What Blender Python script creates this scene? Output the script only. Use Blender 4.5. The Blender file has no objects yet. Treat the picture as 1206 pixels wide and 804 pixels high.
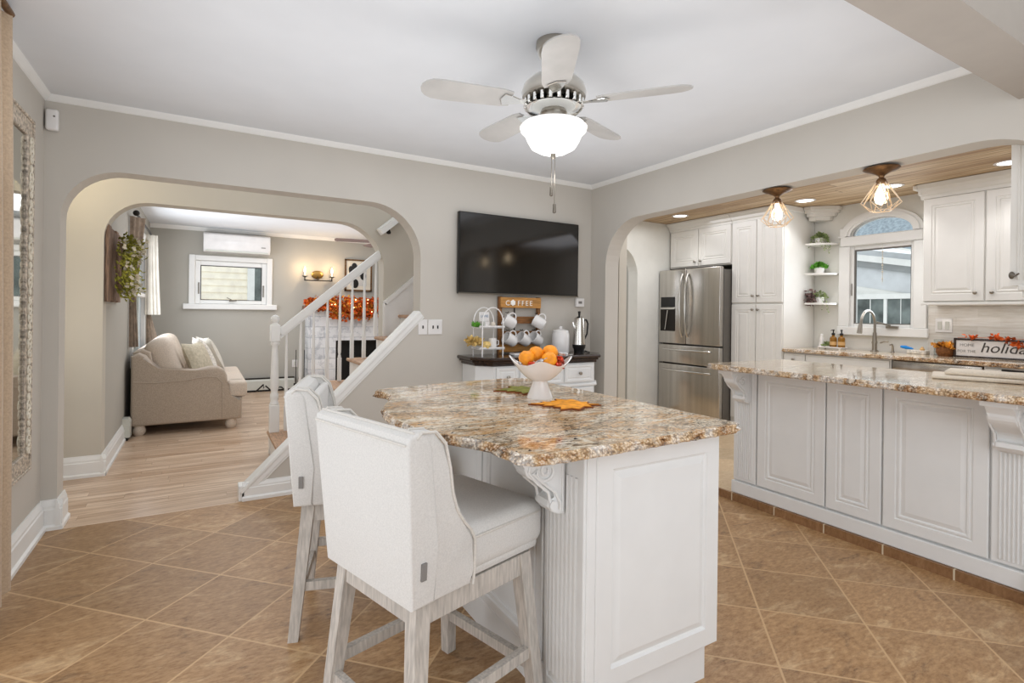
import bpy, bmesh, math, random
from mathutils import Matrix, Vector
PI = math.pi
scene = bpy.context.scene
COL = scene.collection
random.seed(7)

# ------------------------------------------------------------ materials
def lin(c):
    out = []
    for v in c:
        v = v / 255.0
        out.append(v / 12.92 if v <= 0.04045 else ((v + 0.055) / 1.055) ** 2.4)
    return (out[0], out[1], out[2], 1.0)

class NT:
    def __init__(self, name):
        self.m = bpy.data.materials.new(name)
        self.m.use_nodes = True
        self.t = self.m.node_tree
        self.b = self.t.nodes['Principled BSDF']
        self.tc = self.t.nodes.new('ShaderNodeTexCoord')
    def n(self, typ, **kw):
        nd = self.t.nodes.new('ShaderNode' + typ)
        for k, v in kw.items():
            setattr(nd, k, v)
        return nd
    def l(self, a, b):
        self.t.links.new(a, b)
    def coords(self, scale=(1, 1, 1), rot=(0, 0, 0), loc=(0, 0, 0)):
        mp = self.n('Mapping')
        mp.inputs['Scale'].default_value = scale
        mp.inputs['Rotation'].default_value = rot
        mp.inputs['Location'].default_value = loc
        self.l(self.tc.outputs['Object'], mp.inputs['Vector'])
        return mp.outputs['Vector']
    def noise(self, vec, scale=5, detail=3, rough=0.5, dist=0.0):
        nd = self.n('TexNoise')
        nd.inputs['Scale'].default_value = scale
        nd.inputs['Detail'].default_value = detail
        nd.inputs['Roughness'].default_value = rough
        nd.inputs['Distortion'].default_value = dist
        self.l(vec, nd.inputs['Vector'])
        return nd.outputs['Fac']
    def ramp(self, fac, stops):
        nd = self.n('ValToRGB')
        cr = nd.color_ramp
        while len(cr.elements) < len(stops):
            cr.elements.new(0.5)
        for e, (p, c) in zip(cr.elements, stops):
            e.position = p
            e.color = c if len(c) == 4 else lin(c)
        self.l(fac, nd.inputs['Fac'])
        return nd.outputs['Color']
    def mix(self, fac, a, b, mode='MIX'):
        nd = self.n('Mix', data_type='RGBA', blend_type=mode)
        for s, v in ((nd.inputs[0], fac), (nd.inputs[6], a), (nd.inputs[7], b)):
            if isinstance(v, (int, float)):
                s.default_value = v
            elif isinstance(v, tuple):
                s.default_value = v if len(v) == 4 else lin(v)
            else:
                self.l(v, s)
        return nd.outputs[2]
    def math(self, op, a, b=None, c=None):
        nd = self.n('Math', operation=op)
        for i, v in enumerate((a, b, c)):
            if v is None: continue
            if isinstance(v, (int, float)): nd.inputs[i].default_value = v
            else: self.l(v, nd.inputs[i])
        return nd.outputs[0]
    def bump(self, h, strength=0.2, dist=0.01):
        nd = self.n('Bump')
        nd.inputs['Strength'].default_value = strength
        nd.inputs['Distance'].default_value = dist
        self.l(h, nd.inputs['Height'])
        self.l(nd.outputs['Normal'], self.b.inputs['Normal'])

def mat(name, col, rough=0.5, metal=0.0, var=0.0, vscale=8, bump=0.0, bscale=60, emit=None, estr=0.0,
        stretch=(1, 1, 1), coat=0.0, trans=0.0, ior=1.45, spec=None, sheen=0.0):
    t = NT(name)
    b = t.b
    b.inputs['Base Color'].default_value = lin(col)
    b.inputs['Roughness'].default_value = rough
    b.inputs['Metallic'].default_value = metal
    b.inputs['Coat Weight'].default_value = coat
    b.inputs['Transmission Weight'].default_value = trans
    b.inputs['IOR'].default_value = ior
    b.inputs['Sheen Weight'].default_value = sheen
    if spec is not None:
        b.inputs['Specular IOR Level'].default_value = spec
    if emit:
        b.inputs['Emission Color'].default_value = lin(emit)
        b.inputs['Emission Strength'].default_value = estr
    v = t.coords(stretch)
    nf = t.noise(v, vscale, 3)
    d = var if var > 0 else 0.02
    lo = tuple(max(0, c * (1 - d)) for c in col); hi = tuple(min(255, c * (1 + d)) for c in col)
    c = t.ramp(nf, [(0.3, lo), (0.7, hi)])
    t.l(c, b.inputs['Base Color'])
    if bump > 0:
        t.bump(t.noise(t.coords(stretch), bscale, 2), bump, 0.01)
    return t.m

M = {}
M['wall'] = mat('wall_paint', (197, 191, 181), 0.75, var=0.012, vscale=2)
M['wall_lit'] = mat('wall_paint_lit', (197, 190, 176), 0.75, var=0.012, vscale=2)  # wall paint warmed a little to imitate lamplight in the hall
M['wall_grey'] = mat('living_paint', (176, 172, 162), 0.75, var=0.012, vscale=2)
M['wall_white'] = mat('kitchen_paint', (226, 224, 216), 0.7, var=0.01)
M['ceil'] = mat('ceiling_paint', (222, 224, 226), 0.85, var=0.01, vscale=3)
M['beam'] = mat('beam_paint', (168, 160, 150), 0.8, var=0.012)
M['trim'] = mat('trim_paint', (234, 233, 229), 0.38, var=0.008)
M['cab'] = mat('cabinet_paint', (226, 226, 224), 0.42, var=0.008)
M['cab_k'] = mat('kitchen_cabinet_paint', (226, 223, 216), 0.42, var=0.008)
M['dark_gap'] = mat('shadow_gap', (70, 66, 60), 0.9)
M['fabric'] = mat('linen_upholstery', (211, 208, 203), 0.95, var=0.03, vscale=220, bump=0.25, bscale=600, sheen=0.2)
M['piping'] = mat('linen_piping', (208, 203, 195), 0.95, var=0.03, vscale=200)
M['legwood'] = mat('weathered_wood', (184, 177, 168), 0.7, var=0.10, vscale=22, stretch=(5, 5, 0.6), bump=0.2, bscale=60)
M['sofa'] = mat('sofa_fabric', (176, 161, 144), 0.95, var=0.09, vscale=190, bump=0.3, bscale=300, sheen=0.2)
M['sofa_lit'] = mat('sofa_fabric_lit', (204, 190, 174), 0.95, var=0.08, vscale=160, bump=0.3, bscale=300)  # lighter copy of the sofa fabric, imitating window light on the cushions
M['pillow'] = mat('cream_pillow', (190, 180, 158), 0.95, var=0.08, vscale=40)
M['pillow_w'] = mat('pale_pillow', (214, 208, 198), 0.95, var=0.14, vscale=60)
M['steel'] = mat('stainless_steel', (196, 192, 186), 0.24, 1.0, var=0.06, vscale=3, stretch=(6, 6, 0.2), bump=0.02, bscale=20)
M['steel_dk'] = mat('appliance_side', (112, 108, 102), 0.5, 0.4)
M['chrome'] = mat('chrome', (215, 213, 208), 0.12, 1.0)
M['nickel'] = mat('brushed_nickel', (168, 162, 152), 0.3, 1.0)
M['pewter'] = mat('pewter', (120, 114, 104), 0.4, 0.9)
M['black'] = mat('black_plastic', (26, 25, 24), 0.35)
M['screen'] = mat('tv_glass', (14, 11, 9), 0.10, spec=1.0)
M['dark_iron'] = mat('dark_iron', (40, 36, 32), 0.5, 0.5)
M['bronze'] = mat('aged_bronze', (120, 92, 64), 0.42, 0.8, var=0.2, vscale=30)
M['gold'] = mat('champagne_wire', (240, 216, 184), 0.35, 0.35)
M['brass'] = mat('antique_brass', (150, 120, 66), 0.35, 0.9)
M['ceramic'] = mat('white_ceramic', (232, 229, 226), 0.18, coat=0.4)
M['orange'] = mat('orange_peel', (246, 150, 24), 0.4, var=0.1, vscale=30, bump=0.25, bscale=300)
M['leaf_o'] = mat('amber_leaf', (226, 146, 26), 0.7, var=0.16, vscale=40)
M['leaf_g'] = mat('green_leaf', (120, 118, 46), 0.7, var=0.2, vscale=40)
M['leaf_edge'] = mat('leaf_rim', (120, 62, 20), 0.7)
M['autumn'] = mat('autumn_leaves', (206, 84, 30), 0.7, var=0.45, vscale=22)
M['autumn_y'] = mat('golden_leaves', (220, 140, 50), 0.7, var=0.3, vscale=22)
M['brown_pot'] = mat('brown_wicker', (112, 70, 34), 0.8, var=0.2, vscale=60)
M['plant'] = mat('bright_foliage', (92, 150, 50), 0.6, var=0.35, vscale=60)
M['plant2'] = mat('sage_foliage', (138, 152, 100), 0.7, var=0.3, vscale=60)
M['plum'] = mat('plum_foliage', (104, 82, 78), 0.7, var=0.3, vscale=60)
M['wreath'] = mat('olive_wreath', (130, 128, 50), 0.7, var=0.45, vscale=50)
M['flower'] = mat('cream_flower', (222, 214, 196), 0.7, var=0.05)
M['wood_dk'] = mat('dark_stained_wood', (48, 36, 30), 0.16, var=0.25, vscale=6, stretch=(1, 6, 6), coat=0.3)
M['wood_md'] = mat('walnut_slat', (124, 84, 46), 0.6, var=0.25, vscale=12, stretch=(1, 8, 8))
M['wood_lt'] = mat('honey_wood', (178, 128, 66), 0.6, var=0.15, vscale=12, stretch=(1, 8, 8))
M['barn'] = mat('barn_board', (120, 98, 82), 0.85, var=0.35, vscale=14, stretch=(8, 8, 0.6), bump=0.4, bscale=40)
M['tread'] = mat('oak_tread', (176, 138, 104), 0.4, var=0.15, vscale=12, stretch=(8, 1, 8))
M['curtain'] = mat('tan_curtain', (182, 160, 134), 0.9, var=0.05, vscale=120, sheen=0.2)
M['curtain_l'] = mat('taupe_curtain', (140, 124, 108), 0.9, var=0.12, vscale=20)
M['curtain_w'] = mat('sheer_curtain', (216, 210, 198), 0.9, var=0.05)
M['mirror'] = mat('mirror_glass', (214, 214, 206), 0.05, 1.0)
M['mframe'] = mat('distressed_carving', (186, 174, 158), 0.6, 0.2, var=0.25, vscale=60, bump=0.8, bscale=90)
M['bulb'] = mat('bulb_glow', (255, 236, 200), 0.3, emit=(255, 226, 180), estr=5)
M['flame'] = mat('candle_bulb_glow', (255, 220, 160), 0.3, emit=(255, 205, 130), estr=16)
M['lens'] = mat('downlight_lens', (255, 250, 240), 0.3, emit=(255, 248, 236), estr=5)
M['shade'] = mat('opal_glass', (250, 248, 244), 0.3, emit=(255, 250, 240), estr=0.5)
M['glass'] = mat('window_glass', (245, 250, 250), 0.02, trans=1.0, ior=1.02)
M['amber'] = mat('amber_bottle', (160, 110, 30), 0.12, trans=0.35)
M['clearjar'] = mat('clear_glass', (240, 244, 242), 0.03, trans=0.92, ior=1.2)
M['siding'] = mat('clapboard', (250, 240, 222), 0.7, var=0.03)
M['eave'] = mat('painted_eave', (206, 208, 210), 0.7)
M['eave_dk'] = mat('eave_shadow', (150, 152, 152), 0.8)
M['roof'] = mat('grey_shingle', (150, 160, 166), 0.9, var=0.12, vscale=12, stretch=(1, 3, 3))
M['dark_glass'] = mat('dark_pane', (104, 110, 108), 0.1, var=0.3, vscale=4)
M['blue'] = mat('blue_brush', (30, 130, 210), 0.5)
M['straw'] = mat('bamboo', (206, 166, 110), 0.7)
M['towel'] = mat('oat_towel', (226, 214, 196), 0.95, var=0.04, vscale=200, bump=0.2, bscale=400)
M['firebox'] = mat('soot_black', (22, 21, 20), 0.7)
M['blade'] = mat('fan_blade_silver', (176, 173, 168), 0.5, var=0.04)
M['blade_b'] = mat('fan_blade_brown', (112, 92, 84), 0.5, var=0.05)
M['ink'] = mat('charcoal_ink', (70, 66, 62), 0.6)
M['ink_g'] = mat('pale_grey_ink', (150, 148, 144), 0.6)
M['ink_b'] = mat('blue_ink', (110, 140, 170), 0.6)
M['white_ink'] = mat('white_letter', (246, 242, 234), 0.6)
M['greypanel'] = mat('grey_tag', (130, 126, 122), 0.7)
M['heater'] = mat('heater_enamel', (206, 206, 196), 0.5)
M['candy_r'] = mat('red_foil', (206, 60, 30), 0.25, 0.3, var=0.4, vscale=60)
M['candy_s'] = mat('silver_foil', (200, 196, 196), 0.22, 0.6, var=0.4, vscale=50)
M['art'] = mat('ink_print', (200, 198, 192), 0.6)
M['bag'] = mat('yellow_blossom', (214, 184, 116), 0.7, var=0.2, vscale=40)

def granite(name, gold=(204, 150, 74), dark=(66, 44, 28), amt=1.0, flow=(1.0, 2.3, 1.0)):
    t = NT(name)
    v = t.coords(flow, rot=(0, 0, 0.55))
    big = t.noise(v, 5.5, 5, 0.62, 1.0)
    mid = t.noise(v, 11, 9, 0.76, 1.3)
    vein = t.noise(v, 9, 9, 0.78, 2.0)
    base = t.ramp(mid, [(0.38, (120, 98, 76)), (0.44, (206, 184, 148)), (0.50, (242, 235, 220)), (0.56, (232, 216, 186)), (0.62, (186, 172, 154))])
    gmask = t.ramp(big, [(0.46, (0, 0, 0)), (0.55, (235, 235, 235))])
    gm2 = t.mix(1.0, gmask, t.ramp(mid, [(0.40, (40, 40, 40)), (0.56, (255, 255, 255))]), 'MULTIPLY')
    c = t.mix(gm2, base, gold)
    vm = t.ramp(vein, [(0.465, (0, 0, 0)), (0.492, (int(235 * amt),) * 3), (0.508, (int(235 * amt),) * 3), (0.54, (0, 0, 0))])
    vm = t.mix(1.0, vm, t.ramp(t.noise(v, 4.0, 3), [(0.38, (10, 10, 10)), (0.54, (255, 255, 255))]), 'MULTIPLY')
    c = t.mix(vm, c, dark)
    fine = t.noise(t.coords((1, 1.8, 1), rot=(0, 0, .55)), 60, 6, 0.78)
    f2 = t.ramp(fine, [(0.36, (70, 50, 36)), (0.45, (190, 160, 120)), (0.52, (255, 255, 255)), (0.62, (255, 252, 246))])
    c = t.mix(0.5, c, f2, 'MULTIPLY')
    sp = t.ramp(t.noise(t.coords(), 42, 2, 0.5), [(0.64, (0, 0, 0)), (0.67, (255, 255, 255))])
    c = t.mix(sp, c, (44, 34, 32))
    t.l(c, t.b.inputs['Base Color'])
    t.b.inputs['Roughness'].default_value = 0.07
    t.b.inputs['Coat Weight'].default_value = 0.15
    return t.m
M['granite'] = granite('cream_gold_granite')
M['granite2'] = granite('cream_taupe_granite', (200, 172, 136), (110, 88, 70), .8, (.6, 3.0, 1.0))
def granite_edge():
    t = NT('rough_granite_edge')
    vo = t.n('TexVoronoi'); vo.inputs['Scale'].default_value = 120
    t.l(t.coords(), vo.inputs['Vector'])
    c = t.ramp(vo.outputs['Distance'], [(0.0, (246, 242, 234)), (0.34, (232, 218, 194)), (0.52, (190, 150, 104)), (0.70, (80, 58, 42))])
    n2 = t.ramp(t.noise(t.coords(), 11, 4), [(0.40, (246, 242, 236)), (0.52, (222, 190, 144)), (0.60, (176, 124, 70)), (0.66, (60, 46, 38)), (.7, (230, 222, 208))])
    c = t.mix(0.5, c, n2)
    n3 = t.ramp(t.noise(t.coords(), 55, 6, 0.8), [(0.40, (52, 40, 34)), (0.46, (200, 176, 140)), (0.52, (255, 255, 255))])
    c = t.mix(0.6, c, n3, 'MULTIPLY')
    t.l(c, t.b.inputs['Base Color'])
    t.b.inputs['Roughness'].default_value = 0.2
    t.bump(t.noise(t.coords(), 70, 3), 0.7, 0.012)
    return t.m
M['granite_edge'] = granite_edge()

def tile_floor(name, c1, c2, c3, grout, s1, s2, o1, o2, ang=PI / 4, gw=0.0042):
    t = NT(name)
    sep = t.n('SeparateXYZ')
    t.l(t.tc.outputs['Object'], sep.inputs[0])
    x, y = sep.outputs[0], sep.outputs[1]
    ca, sa = math.cos(ang), math.sin(ang)
    u = t.math('ADD', t.math('MULTIPLY', x, ca), t.math('MULTIPLY', y, sa))
    w = t.math('SUBTRACT', t.math('MULTIPLY', x, sa), t.math('MULTIPLY', y, ca))
    masks = []; ids = []
    for a, s, o in ((u, s1, o1), (w, s2, o2)):
        q = t.math('DIVIDE', t.math('SUBTRACT', a, o), s)
        ids.append(t.math('FLOOR', q))
        fr = t.math('FRACT', q)
        d = t.math('MINIMUM', fr, t.math('SUBTRACT', 1.0, fr))
        masks.append(t.math('LESS_THAN', d, gw / s))
    g = t.math('MAXIMUM', masks[0], masks[1])
    cmb = t.n('CombineXYZ'); t.l(ids[0], cmb.inputs[0]); t.l(ids[1], cmb.inputs[1])
    wn = t.n('TexWhiteNoise'); t.l(cmb.outputs[0], wn.inputs['Vector'])
    off = t.n('VectorMath', operation='MULTIPLY_ADD')
    t.l(wn.outputs['Color'], off.inputs[0]); off.inputs[1].default_value = (9, 9, 9)
    t.l(t.tc.outputs['Object'], off.inputs[2])
    mp = t.n('Mapping'); mp.inputs['Rotation'].default_value = (0, 0, 0.25); mp.inputs['Scale'].default_value = (1, 2.4, 1)
    t.l(off.outputs[0], mp.inputs['Vector'])
    n1 = t.noise(mp.outputs[0], 3.6, 9, 0.72, 1.0)
    n2 = t.noise(mp.outputs[0], 30, 5, 0.7)
    c = t.ramp(n1, [(0.33, c1), (0.44, c2), (0.54, c2), (0.64, c3)])
    c = t.mix(0.42, c, t.ramp(n2, [(0.34, c1), (0.66, c3)]))
    tint = t.ramp(wn.outputs['Value'], [(0, (226, 226, 226)), (1, (255, 255, 255))])
    c = t.mix(1.0, c, tint, 'MULTIPLY')
    c = t.mix(g, c, grout)
    t.l(c, t.b.inputs['Base Color'])
    t.b.inputs['Roughness'].default_value = 0.38
    t.bump(t.math('SUBTRACT', t.math('MULTIPLY', n2, 0.15), t.math('MULTIPLY', g, 0.5)), 0.25, 0.006)
    return t.m
M['tile'] = tile_floor('brown_slate_tile', (104, 70, 38), (168, 126, 80), (210, 176, 132), (194, 160, 118), 0.392, 0.411, -2.951, -1.44)
M['tile_k'] = tile_floor('tan_kitchen_tile', (178, 148, 110), (204, 176, 138), (226, 206, 176), (196, 176, 146), 0.392, 0.411, -2.951, -1.44)
M['curb'] = tile_floor('brown_curb_tile', (118, 82, 52), (146, 108, 72), (170, 132, 94), (206, 192, 166), 40, 0.315, -20, 1.584 + 0.315, 0.0, 0.004)

def planks(name, cols, w, L, axis=0, gap=(110, 84, 60), rough=0.35, gw=0.0012, grain=(2.2, 34), gtone=(196, 178, 158)):
    """staggered boards; axis 0: boards run along X, 1: along Y"""
    t = NT(name)
    sep = t.n('SeparateXYZ'); t.l(t.tc.outputs['Object'], sep.inputs[0])
    a, b = (sep.outputs[0], sep.outputs[1]) if axis == 0 else (sep.outputs[1], sep.outputs[0])
    rowf = t.math('DIVIDE', b, w); row = t.math('FLOOR', rowf)
    wn = t.n('TexWhiteNoise', noise_dimensions='1D'); t.l(row, wn.inputs['W'])
    colf = t.math('ADD', t.math('DIVIDE', a, L), t.math('MULTIPLY', wn.outputs['Value'], 7.0)); colm = t.math('FLOOR', colf)
    cb = t.n('CombineXYZ'); t.l(row, cb.inputs[0]); t.l(colm, cb.inputs[1])
    w2 = t.n('TexWhiteNoise', noise_dimensions='3D'); t.l(cb.outputs[0], w2.inputs['Vector'])
    fb = t.math('FRACT', rowf); fa = t.math('FRACT', colf)
    mb_ = t.math('LESS_THAN', t.math('MINIMUM', fb, t.math('SUBTRACT', 1.0, fb)), gw / w)
    ma_ = t.math('LESS_THAN', t.math('MINIMUM', fa, t.math('SUBTRACT', 1.0, fa)), gw / L)
    g = t.math('MAXIMUM', ma_, mb_)
    c = t.mix(w2.outputs['Value'], cols[0], cols[1])
    cv = t.n('CombineXYZ'); t.l(t.math('MULTIPLY', a, grain[0]), cv.inputs[0]); t.l(t.math('MULTIPLY', b, grain[1]), cv.inputs[1]); t.l(t.math('MULTIPLY', w2.outputs['Value'], 30.0), cv.inputs[2])
    n1 = t.noise(cv.outputs[0], 1.0, 6, 0.6, 0.6)
    c = t.mix(0.85, c, t.ramp(n1, [(0.34, gtone), (0.62, (255, 255, 255))]), 'MULTIPLY')
    cv2 = t.n('CombineXYZ'); t.l(t.math('MULTIPLY', a, 3.0), cv2.inputs[0]); t.l(t.math('MULTIPLY', b, 9.0), cv2.inputs[1]); t.l(w2.outputs['Value'], cv2.inputs[2])
    kn = t.ramp(t.noise(cv2.outputs[0], 1.6, 2, 0.5), [(0.73, (255, 255, 255)), (0.80, (128, 96, 70))])
    c = t.mix(0.8, c, kn, 'MULTIPLY')
    c = t.mix(t.math('MULTIPLY', g, 0.75), c, gap)
    t.l(c, t.b.inputs['Base Color'])
    t.b.inputs['Roughness'].default_value = rough
    return t.m
M['woodfloor'] = planks('oak_strip_floor', ((226, 204, 180), (196, 168, 140)), 0.083, 0.95, 0, gap=(140, 110, 84), rough=0.28)
M['woodceil'] = planks('knotty_board_ceiling', ((216, 194, 158), (188, 160, 122)), 0.135, 2.2, 1, gap=(66, 46, 30), rough=0.6, gw=0.004, grain=(1.6, 26), gtone=(176, 150, 122))
def backsplash():
    t = NT('backsplash_tile')
    v = t.coords(rot=(PI / 2, 0, PI / 2))
    sep = t.n('SeparateXYZ'); t.l(t.tc.outputs['Object'], sep.inputs[0])
    cb = t.n('CombineXYZ'); t.l(sep.outputs[1], cb.inputs[0]); t.l(sep.outputs[2], cb.inputs[1])
    br = t.n('TexBrick'); t.l(cb.outputs[0], br.inputs['Vector'])
    br.inputs['Scale'].default_value = 1; br.inputs['Brick Width'].default_value = 0.30; br.inputs['Row Height'].default_value = 0.076
    br.inputs['Mortar Size'].default_value = 0.002
    br.inputs['Color1'].default_value = lin((236, 232, 226)); br.inputs['Color2'].default_value = lin((220, 216, 208)); br.inputs['Mortar'].default_value = lin((224, 220, 212))
    mp = t.n('Mapping'); mp.inputs['Scale'].default_value = (3, 30, 1); t.l(cb.outputs[0], mp.inputs['Vector'])
    g = t.ramp(t.noise(mp.outputs[0], 2, 4, 0.6), [(0.3, (216, 208, 196)), (0.7, (255, 255, 255))])
    t.l(t.mix(0.7, br.outputs['Color'], g, 'MULTIPLY'), t.b.inputs['Base Color'])
    t.b.inputs['Roughness'].default_value = 0.25
    return t.m
M['splash'] = backsplash()
def whitebrick():
    t = NT('whitewashed_brick')
    sep = t.n('SeparateXYZ'); t.l(t.tc.outputs['Object'], sep.inputs[0])
    cb = t.n('CombineXYZ'); t.l(t.math('ADD', sep.outputs[0], sep.outputs[1]), cb.inputs[0]); t.l(sep.outputs[2], cb.inputs[1])
    br = t.n('TexBrick'); t.l(cb.outputs[0], br.inputs['Vector'])
    br.inputs['Scale'].default_value = 1; br.inputs['Brick Width'].default_value = 0.42; br.inputs['Row Height'].default_value = 0.17
    br.inputs['Mortar Size'].default_value = 0.008; br.inputs['Mortar Smooth'].default_value = 0.6
    br.inputs['Color1'].default_value = lin((232, 233, 233)); br.inputs['Color2'].default_value = lin((216, 218, 220)); br.inputs['Mortar'].default_value = lin((196, 200, 204))
    g = t.ramp(t.noise(t.coords(), 9, 5, 0.7), [(0.38, (206, 208, 212)), (0.5, (255, 255, 255))])
    t.l(t.mix(0.8, br.outputs['Color'], g, 'MULTIPLY'), t.b.inputs['Base Color'])
    t.b.inputs['Roughness'].default_value = 0.8
    t.bump(br.outputs['Fac'], 0.5, -0.01)
    return t.m
M['brick'] = whitebrick()

# ------------------------------------------------------------ mesh builder
class MB:
    def __init__(self):
        self.bm = bmesh.new()
    def face(self, vs):
        try: return self.bm.faces.new(vs)
        except ValueError: return None
    def box(self, x0, x1, y0, y1, z0, z1, r=0.0, seg=2, mtx=None):
        b2 = bmesh.new()
        x0, x1 = min(x0, x1), max(x0, x1); y0, y1 = min(y0, y1), max(y0, y1); z0, z1 = min(z0, z1), max(z0, z1)
        vs = [b2.verts.new((x, y, z)) for x in (x0, x1) for y in (y0, y1) for z in (z0, z1)]
        for f in ((0, 1, 3, 2), (4, 6, 7, 5), (0, 4, 5, 1), (2, 3, 7, 6), (0, 2, 6, 4), (1, 5, 7, 3)):
            b2.faces.new([vs[i] for i in f])
        if r > 0:
            r = min(r, 0.49 * min(x1 - x0, y1 - y0, z1 - z0))
            bmesh.ops.bevel(b2, geom=b2.edges[:], offset=r, segments=seg, profile=0.5, affect='EDGES')
        self.add(b2, mtx)
        return self
    def add(self, b2, mtx=None):
        if mtx is not None:
            bmesh.ops.transform(b2, matrix=mtx, verts=b2.verts[:])
        me = bpy.data.meshes.new('tmp')
        b2.to_mesh(me); b2.free()
        self.bm.from_mesh(me)
        bpy.data.meshes.remove(me)
    def hexa(self, bottom, top):
        vb = [self.bm.verts.new(p) for p in bottom]; vt = [self.bm.verts.new(p) for p in top]
        n = len(vb)
        self.face(list(reversed(vb))); self.face(vt)
        for i in range(n):
            j = (i + 1) % n
            self.face([vb[i], vb[j], vt[j], vt[i]])
        return self
    def prism(self, pts, axis, a, b, r=0.0, seg=2, mtx=None):
        """pts 2D polygon in the plane across axis: X -> (y,z), Y -> (x,z), Z -> (x,y)"""
        b2 = bmesh.new()
        def P3(p, t):
            return {'X': (t, p[0], p[1]), 'Y': (p[0], t, p[1]), 'Z': (p[0], p[1], t)}[axis]
        va = [b2.verts.new(P3(p, a)) for p in pts]; vb = [b2.verts.new(P3(p, b)) for p in pts]
        n = len(pts)
        fa = b2.faces.new(va); fb = b2.faces.new(list(reversed(vb)))
        for i in range(n):
            j = (i + 1) % n
            b2.faces.new([va[i], vb[i], vb[j], va[j]])
        if r > 0:
            ed = list(set(list(fa.edges) + list(fb.edges)))
            bmesh.ops.bevel(b2, geom=ed, offset=r, segments=seg, profile=0.5, affect='EDGES')
        b2.normal_update()
        ng = [f for f in b2.faces if len(f.verts) > 4]
        if ng:
            bmesh.ops.triangulate(b2, faces=ng)
        bmesh.ops.recalc_face_normals(b2, faces=b2.faces[:])
        self.add(b2, mtx)
        return self
    def lathe(self, prof, c=(0, 0, 0), n=24, axis='Z', mtx=None, sweep=2 * PI):
        b2 = bmesh.new()
        rings = []
        full = abs(sweep - 2 * PI) < 1e-6
        m = n if full else n + 1
        for r, z in prof:
            ring = []
            for i in range(m):
                a = sweep * i / n
                ring.append(b2.verts.new((max(r, 1e-5) * math.cos(a), max(r, 1e-5) * math.sin(a), z)))
            rings.append(ring)
        for k in range(len(rings) - 1):
            for i in range(n):
                j = (i + 1) % m
                b2.faces.new([rings[k][i], rings[k][j], rings[k + 1][j], rings[k + 1][i]])
        bmesh.ops.remove_doubles(b2, verts=b2.verts[:], dist=2e-5)
        bmesh.ops.recalc_face_normals(b2, faces=b2.faces[:])
        R = Matrix.Identity(4)
        if axis == 'X': R = Matrix.Rotation(PI / 2, 4, 'Y')
        if axis == 'Y': R = Matrix.Rotation(-PI / 2, 4, 'X')
        T = Matrix.Translation(c) @ R
        if mtx is not None: T = mtx @ T
        self.add(b2, T)
        return self
    def tube(self, pts, r, n=8, closed=False, rads=None):
        pts = [Vector(p) for p in pts]
        rings = []
        up = Vector((0, 0, 1)); N = len(pts)
        prev = None
        for i, p in enumerate(pts):
            if closed: t = pts[(i + 1) % N] - pts[i - 1]
            else: t = pts[min(i + 1, N - 1)] - pts[max(i - 1, 0)]
            t.normalize()
            a = t.cross(up) if prev is None else prev - t * prev.dot(t)
            if a.length < 1e-4: a = t.cross(Vector((1, 0, 0)))
            a.normalize(); prev = a
            b = t.cross(a).normalized()
            rr = rads[i] if rads else r
            rings.append([self.bm.verts.new(p + (a * math.cos(2 * PI * k / n) + b * math.sin(2 * PI * k / n)) * rr) for k in range(n)])
        cnt = N if closed else N - 1
        for i in range(cnt):
            A, B = rings[i], rings[(i + 1) % N]
            for k in range(n):
                self.face([A[k], A[(k + 1) % n], B[(k + 1) % n], B[k]])
        if not closed:
            self.face(list(reversed(rings[0]))); self.face(rings[-1])
        return self
    def bar(self, a, b, w, h):
        """box section beam from a to b"""
        a = Vector(a); b = Vector(b); d = (b - a); L = d.length; d.normalize()
        s = d.cross(Vector((0, 0, 1)))
        if s.length < 1e-4: s = Vector((1, 0, 0))
        s.normalize(); u = s.cross(d).normalized()
        q = [(-w / 2, -h / 2), (w / 2, -h / 2), (w / 2, h / 2), (-w / 2, h / 2)]
        return self.hexa([a + s * i + u * j for i, j in q], [b + s * i + u * j for i, j in q])
    def panel(self, o, ua, ub, un, w, h, prof):
        o = Vector(o); ua = Vector(ua); ub = Vector(ub); un = Vector(un)
        prev = None
        for ins, ht in prof:
            ring = [self.bm.verts.new(o + ua * a + ub * b + un * ht) for a, b in
                    ((ins, ins), (w - ins, ins), (w - ins, h - ins), (ins, h - ins))]
            if prev:
                for i in range(4):
                    j = (i + 1) % 4
                    self.face([prev[i], prev[j], ring[j], ring[i]])
            prev = ring
        self.face(prev)
        return self
    def ball(self, c, r, sx=1, sy=1, sz=1, n=16, mtx=None):
        b2 = bmesh.new()
        bmesh.ops.create_uvsphere(b2, u_segments=n, v_segments=max(6, n // 2), radius=r)
        T = Matrix.Translation(c) @ Matrix.Diagonal((sx, sy, sz, 1))
        if mtx is not None: T = T @ mtx
        self.add(b2, T)
        return self
    def leafcard(self, p, d, s, w=0.5):
        d = Vector(d).normalized(); p = Vector(p)
        a = d.cross(Vector((random.uniform(-1, 1), random.uniform(-1, 1), random.uniform(-1, 1))))
        if a.length < 1e-3: a = Vector((1, 0, 0))
        a.normalize(); nn = d.cross(a)
        v = [p, p + d * s * .5 + a * s * w * .5 + nn * s * .08, p + d * s, p + d * s * .5 - a * s * w * .5 + nn * s * .08]
        vs = [self.bm.verts.new(q) for q in v]
        self.face(vs)
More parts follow.
